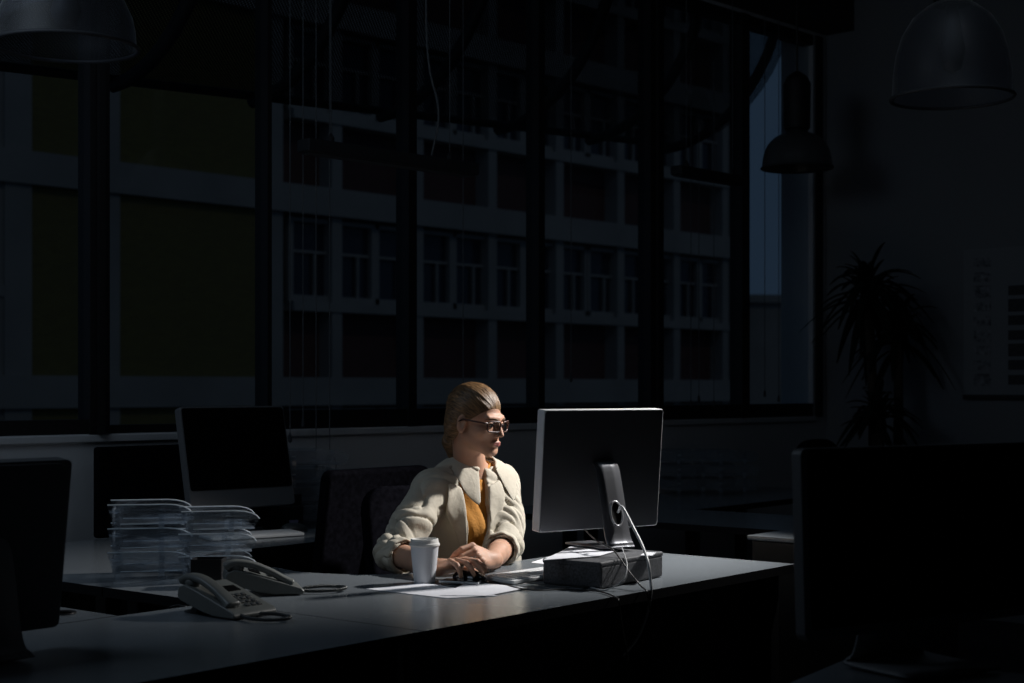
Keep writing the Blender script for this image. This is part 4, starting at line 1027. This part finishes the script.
# ---- hair
def hair_sdf(Pw):
    P = (Pw-HC)@HM/HS; x, y, z = P.T; Pa = P.copy(); Pa[:, 0] = np.abs(x)
    d = ell(P, (0, -.021, .037), (.0770, .0955, .0850))
    d = smin(d, ell(Pa, (.042, -.056, -.026), (.031, .038, .050)), .03)
    cutp = z-(.95*y-.026)+.010*np.sin(np.clip(x, -.08, .08)*22)*(y > .0)
    cutp = cutp/1.43
    inner = ell(P, (0, -.018, .036), (.0700, .090, .0815))
    d = smax(d, -cutp, .006)
    # loose low tail behind the neck
    d = smin(d, cone(P, (0, -.090, -.045), (0, -.088, -.090), .028, .022), .025); d = smin(d, cone(P, (0, -.095, -.090), (.012, -.082, -.150), .026, .012), .02)
    th = np.arctan2(x-.02*(z > 0), z+.01)
    amp = np.clip((cutp)*60, 0, 1)
    d = d+amp*(.0008*np.sin(th*30+40*y+2*np.sin(th*9))+.0006*np.sin(th*71+30*y))
    return d*HS
Vh, Qh = mesh_sdf(hair_sdf, HC-.20, HC+.16, .0026)
ho = sdf_obj('hair', Vh, Qh, M['hair'], pe)
lp = (Vh-HC)@HM/HS; th = np.arctan2(lp[:, 0]-.02, lp[:, 2]+.02)
st = ho.data.attributes.new('strand', 'FLOAT_VECTOR', 'POINT')
st.data.foreach_set('vector', np.stack([th+lp[:, 1]*2.5, lp[:, 1]*14, lp[:, 2]*3], 1).astype(np.float32).ravel())
# loose strands at ear and nape
random.seed(2); b = MB()
for k in range(26):
    y0 = random.uniform(-.065, -.035); s = -1 if k % 3 else 1
    p0 = (s*.070, y0, random.uniform(.0, .03)); p1 = (s*.070, y0-.006, -.035); p2 = (s*random.uniform(.03, .05), y0-.015, random.uniform(-.10, -.06))
    b.tube([Vector(H2W(p).tolist()) for p in smooth_path([p0, p1, p2], 4)], .0009, 4)
for k in range(0):
    x0 = random.uniform(-.05, .05); b.tube([Vector(H2W(p).tolist()) for p in smooth_path([(x0, .06, .112), (x0*1.2+.005, .0, .138+random.uniform(-.003, .003)), (x0*1.2, -.08, .105)], 5)], .0007, 4)
b.build('loose_strands', M['hair'], pe, kind='stuff') if False else tag(b.build('loose_strands', M['hair'], pe), kind='stuff')
# eyes, brows, lashes
TW = Matrix(((hl[0], hf2[0], hu2[0], HC[0]), (hl[1], hf2[1], hu2[1], HC[1]), (hl[2], hf2[2], hu2[2], HC[2]), (0, 0, 0, 1))) @ Matrix.Scale(HS, 4)
for s in (-1, 1):
    c = (s*.031, .070, -.0045); b = MB(); b.lathe([(math.sin(R(a))*.0122, -math.cos(R(a))*.0122) for a in range(0, 181, 15)], 20, TW @ Matrix.Translation(c) @ Matrix.Rotation(R(-90), 4, 'X')); ey = b.build('eye', M['eyewhite'], pe, smooth=True)
    b = MB(); g_ = Vector((.0015, .0115, -.0012)).normalized()*.0121; b.lathe([(.0, .0012), (.0035, .0009), (.0056, -.0003)], 18, TW @ Matrix.Translation(Vector(c)+g_) @ Matrix.Rotation(R(-90), 4, 'X')); b.build('iris', M['iris'], ey, smooth=True)
    b = MB(); b.tube([TW @ Vector(p) for p in smooth_path([(s*.013, .0905, .0125), (s*.026, .0905, .0175), (s*.040, .0795, .0165), (s*.050, .0640, .0110)], 5)], [.0016, .0019, .0022, .0024, .0025, .0026, .0026, .0026, .0025, .0024, .0022, .002, .0018, .0015, .0012, .0008], 6); b.build('eyebrow', M['brow'], pe, smooth=True)
    b = MB(); b.tube([TW @ Vector(p) for p in smooth_path([(s*.0185, .0820, -.0020), (s*.026, .0855, .0010), (s*.035, .0835, .0012), (s*.0435, .0750, -.0025)], 4)], .0011, 5); b.build('eyelashes', M['black'], pe)
# spectacles
gl = empty('spectacles', pe.location, 0); gl.parent = pe; gl.location = (0, 0, 0)
mb = MB()
for s in (-1, 1):
    cxg, yg, zg = s*.0335, .1005, -.0065; wg, hg = .052, .034
    ring = [TW @ Vector((cxg+x*(1-.05*(z < 0)), yg-.0045*((cxg+x)/.03)**2*.9, zg+z)) for x, z in rrect(wg, hg, .010, 4)]
    mb.tube(ring, .0026, 6, closed=True)
    b = MB(); b.add([p for p in ring], [tuple(range(len(ring)))]); b.build('lens', M['lens'], gl)
    yo = .1005-.0045*((.0335+.026)/.03)**2*.9
    b = MB(); b.tube([TW @ Vector(p) for p in ((s*.0600, yo, .0030), (s*.0685, yo-.010, .0035), (s*.0765, .040, .004), (s*.0795, .0, .004), (s*.077, -.018, -.006), (s*.074, -.028, -.024))], [.0034, .0036, .0032, .0028, .0022, .0018], 6); b.build('temple_arm', M['tortoise'], gl, smooth=True)
mb.tube([TW @ Vector(p) for p in ((-.0080, .1000, -.001), (0, .1025, .002), (.0080, .1000, -.001))], .0020, 6)
mb.build('rim', M['tortoise'], gl, smooth=True)
# ring on the left ring finger
f_ = lf[2][0]; p = f_[0]*.5+f_[1]*.5; dd = nv(f_[1]-f_[0]); q = Vector(dd.tolist()).to_track_quat('Z', 'Y').to_matrix().to_4x4()
b = MB(); b.tube([Matrix.Translation(Vector(p.tolist())) @ q @ Vector((.0092*math.cos(a), .0092*math.sin(a), 0)) for a in [k*math.pi/10 for k in range(20)]], .0013, 6, closed=True)
pp = p+ln_*.0105; b.lathe([(0, -.002), (.003, -.002), (.0035, .001), (.0, .004)], 8, Matrix.Translation(Vector(pp.tolist()))); b.build('finger_ring', M['gold'], pe)
# ================================================================== PENDANT LAMPS
def pendant(loc_rim, rad, label, h=None, mt=None):
    h = h or rad*1.05; x, y, z = loc_rim; e = empty('pendant_lamp', (x, y, z), 0, label, 'pendant lamp', 'ribbed glass dome pendant lamps')
    prof = [(rad*1.03, 0), (rad*1.0, .012), (rad*.985, h*.25), (rad*.94, h*.45), (rad*.84, h*.66), (rad*.66, h*.84), (rad*.42, h*.96), (rad*.30, h*1.0)]
    b = MB(); b.lathe(prof, 96, c=(x, y, z), rib=.012); b.f = [f for f in b.f if len(f) == 4]; b.mi = b.mi[:len(b.f)]; b.build('glass_shade', mt or M['lampglass'], e, smooth=True)
    b = MB(); rg = [(x+rad*1.035*math.cos(a), y+rad*1.035*math.sin(a), z) for a in [k*math.pi/32 for k in range(64)]]; b.tube(rg, .006, 6, closed=True); b.build('rim_ring', M['silverdark'], e, smooth=True)
    b = MB(); b.lathe([(rad*.31, h*.97), (rad*.31, h*1.04), (rad*.38, h*1.10), (rad*.40, h*1.10+.24), (rad*.30, h*1.10+.28), (rad*.08, h*1.10+.31)], 32, c=(x, y, z)); b.build('lamp_housing', M['rib'], e, smooth=False, bevel=.004)
    b = MB(); b.lathe([(.0, h*.25), (.03, h*.3), (.045, h*.5), (.03, h*.75), (.02, h*.98)], 20, c=(x, y, z)); b.build('bulb', M['silverdark'], e, smooth=True)
    b = MB(); b.tube([(x, y, z+h*1.10+.27), (x, y, CEIL)], .006, 8); b.build('cord', M['black'], e)
    return e
r1 = .20
pendant(at(66, 47, 4.5), r1, 'ribbed glass pendant lamp cut off at the top left corner')
pendant(at(952, 98, 5.3), r1, 'ribbed glass pendant lamp at the upper right', h=.33)
pendant(at(797, 168, 8.3), .185, 'distant dome pendant lamp hanging before the strip of sky', mt=mat('dark_shade', (.08, .085, .09), .3))

# ================================================================== WALL PLANNER on the right wall
cor = wall(T_END)
def on_rw(px, py, d=.0):
    # point on the plane of the right wall (moved d into the room)
    o = cor-WU*d; k = (px-512)/F; s = (o.y*k-o.x)/(WI.x-WI.y*k); p = o+WI*s; return Vector((p.x, p.y, CH-(py-HZ)/F*p.y))
pa, pb = on_rw(965, 250), on_rw(965, 399); pc = on_rw(1040, 250)
Wp = (pc-pa).length; Hp = pa.z-pb.z; rz = math.atan2(WI.y, WI.x); c = (pa+pc)/2; c.z = (pa.z+pb.z)/2
e = empty('wall_planner', Vector((c.x, c.y, pb.z))-WU*.004, rz, 'large framed planner with a printed grid on the right wall', 'wall planner')
# local x along the wall, -y into the room
b = MB(); b.box((0, -.006, Hp/2), (Wp, .010, Hp)); b.build('board', mat('planner_paper', (.26, .28, .30), .8), e, world=False)
b = MB()
b.box((0, -.014, .012), (Wp, .016, .024)); b.build('bottom_strip', M['black'], e, world=False)
for j in range(9):
    for i in range(4):
        if i > 0 and j > 6: continue
        x0 = -Wp/2+.06+i*.15+(0 if i == 0 else .05); z0 = .06+j*(Hp-.1)/9; wd = .10 if i == 0 else .125
        if (i, j) in ((1, 3),): pass
        b = MB(); b.box((x0+wd/2, -.0125, z0+.045), (wd, .002, (Hp-.1)/9-(.028 if (i+j) % 3 else .012))); b.build('grid_cell', M['charcoal'] if i else mat('grey_print%d' % j, (.22, .23, .25), .9, noise=(40, .6)) , e, world=False)

# ================================================================== POTTED PLANT
PY = 8.3; base = at(878, 470, PY); e = empty('potted_plant', (base.x, base.y, 0), 0, 'tall dark potted palm with three leafy heads against the right wall', 'plant')
b = MB(); b.lathe([(.0, 0), (.14, 0), (.19, .36), (.20, .38), (.18, .38), (.17, .34), (.0, .34)], 32, c=(base.x, base.y, 0)); b.build('pot', M['pot'], e, smooth=False)
random.seed(4)
heads = [(868, 292, 48, 1.25, .0), (898, 335, 42, 1.0, .1), (878, 412, 36, .85, -.08)]
for (hx, hy, hr, k, dy) in heads:
    h = at(hx, hy, PY+dy); b0 = Vector((base.x+(h.x-base.x)*.6, base.y+dy*.5, .33))
    b = MB(); b.tube(smooth_path([b0, b0*.5+h*.5+Vector((.02, 0, 0)), h], 6), [.032-.0007*i for i in range(13)], 10); b.build('cane', M['bark'], e, smooth=True)
    b = MB(); Rr = hr/F*PY
    for n in range(int(62*k)):
        az = random.uniform(0, 2*math.pi); el = random.uniform(-.35, 1.35); L = Rr*random.uniform(.85, 1.45); d = Vector((math.cos(az)*math.cos(el), math.sin(az)*math.cos(el), math.sin(el)))
        up = Vector((0, 0, 1)); side = d.cross(up); side.normalize(); wd = .023
        pts = []; s0 = h+Vector((0, 0, random.uniform(-.08, .08))); m = 7
        for i in range(m+1):
            t = i/m; p = s0+d*L*t+Vector((0, 0, -1))*L*.62*t*t*(1.2-el*.45)
            ww = wd*math.sin(math.pi*min(.98, .12+.86*t))**.7; dr = Vector((0, 0, -.35*ww))
            pts.append([p-side*ww+dr*0, p+dr, p+side*ww])
        b.grid(pts)
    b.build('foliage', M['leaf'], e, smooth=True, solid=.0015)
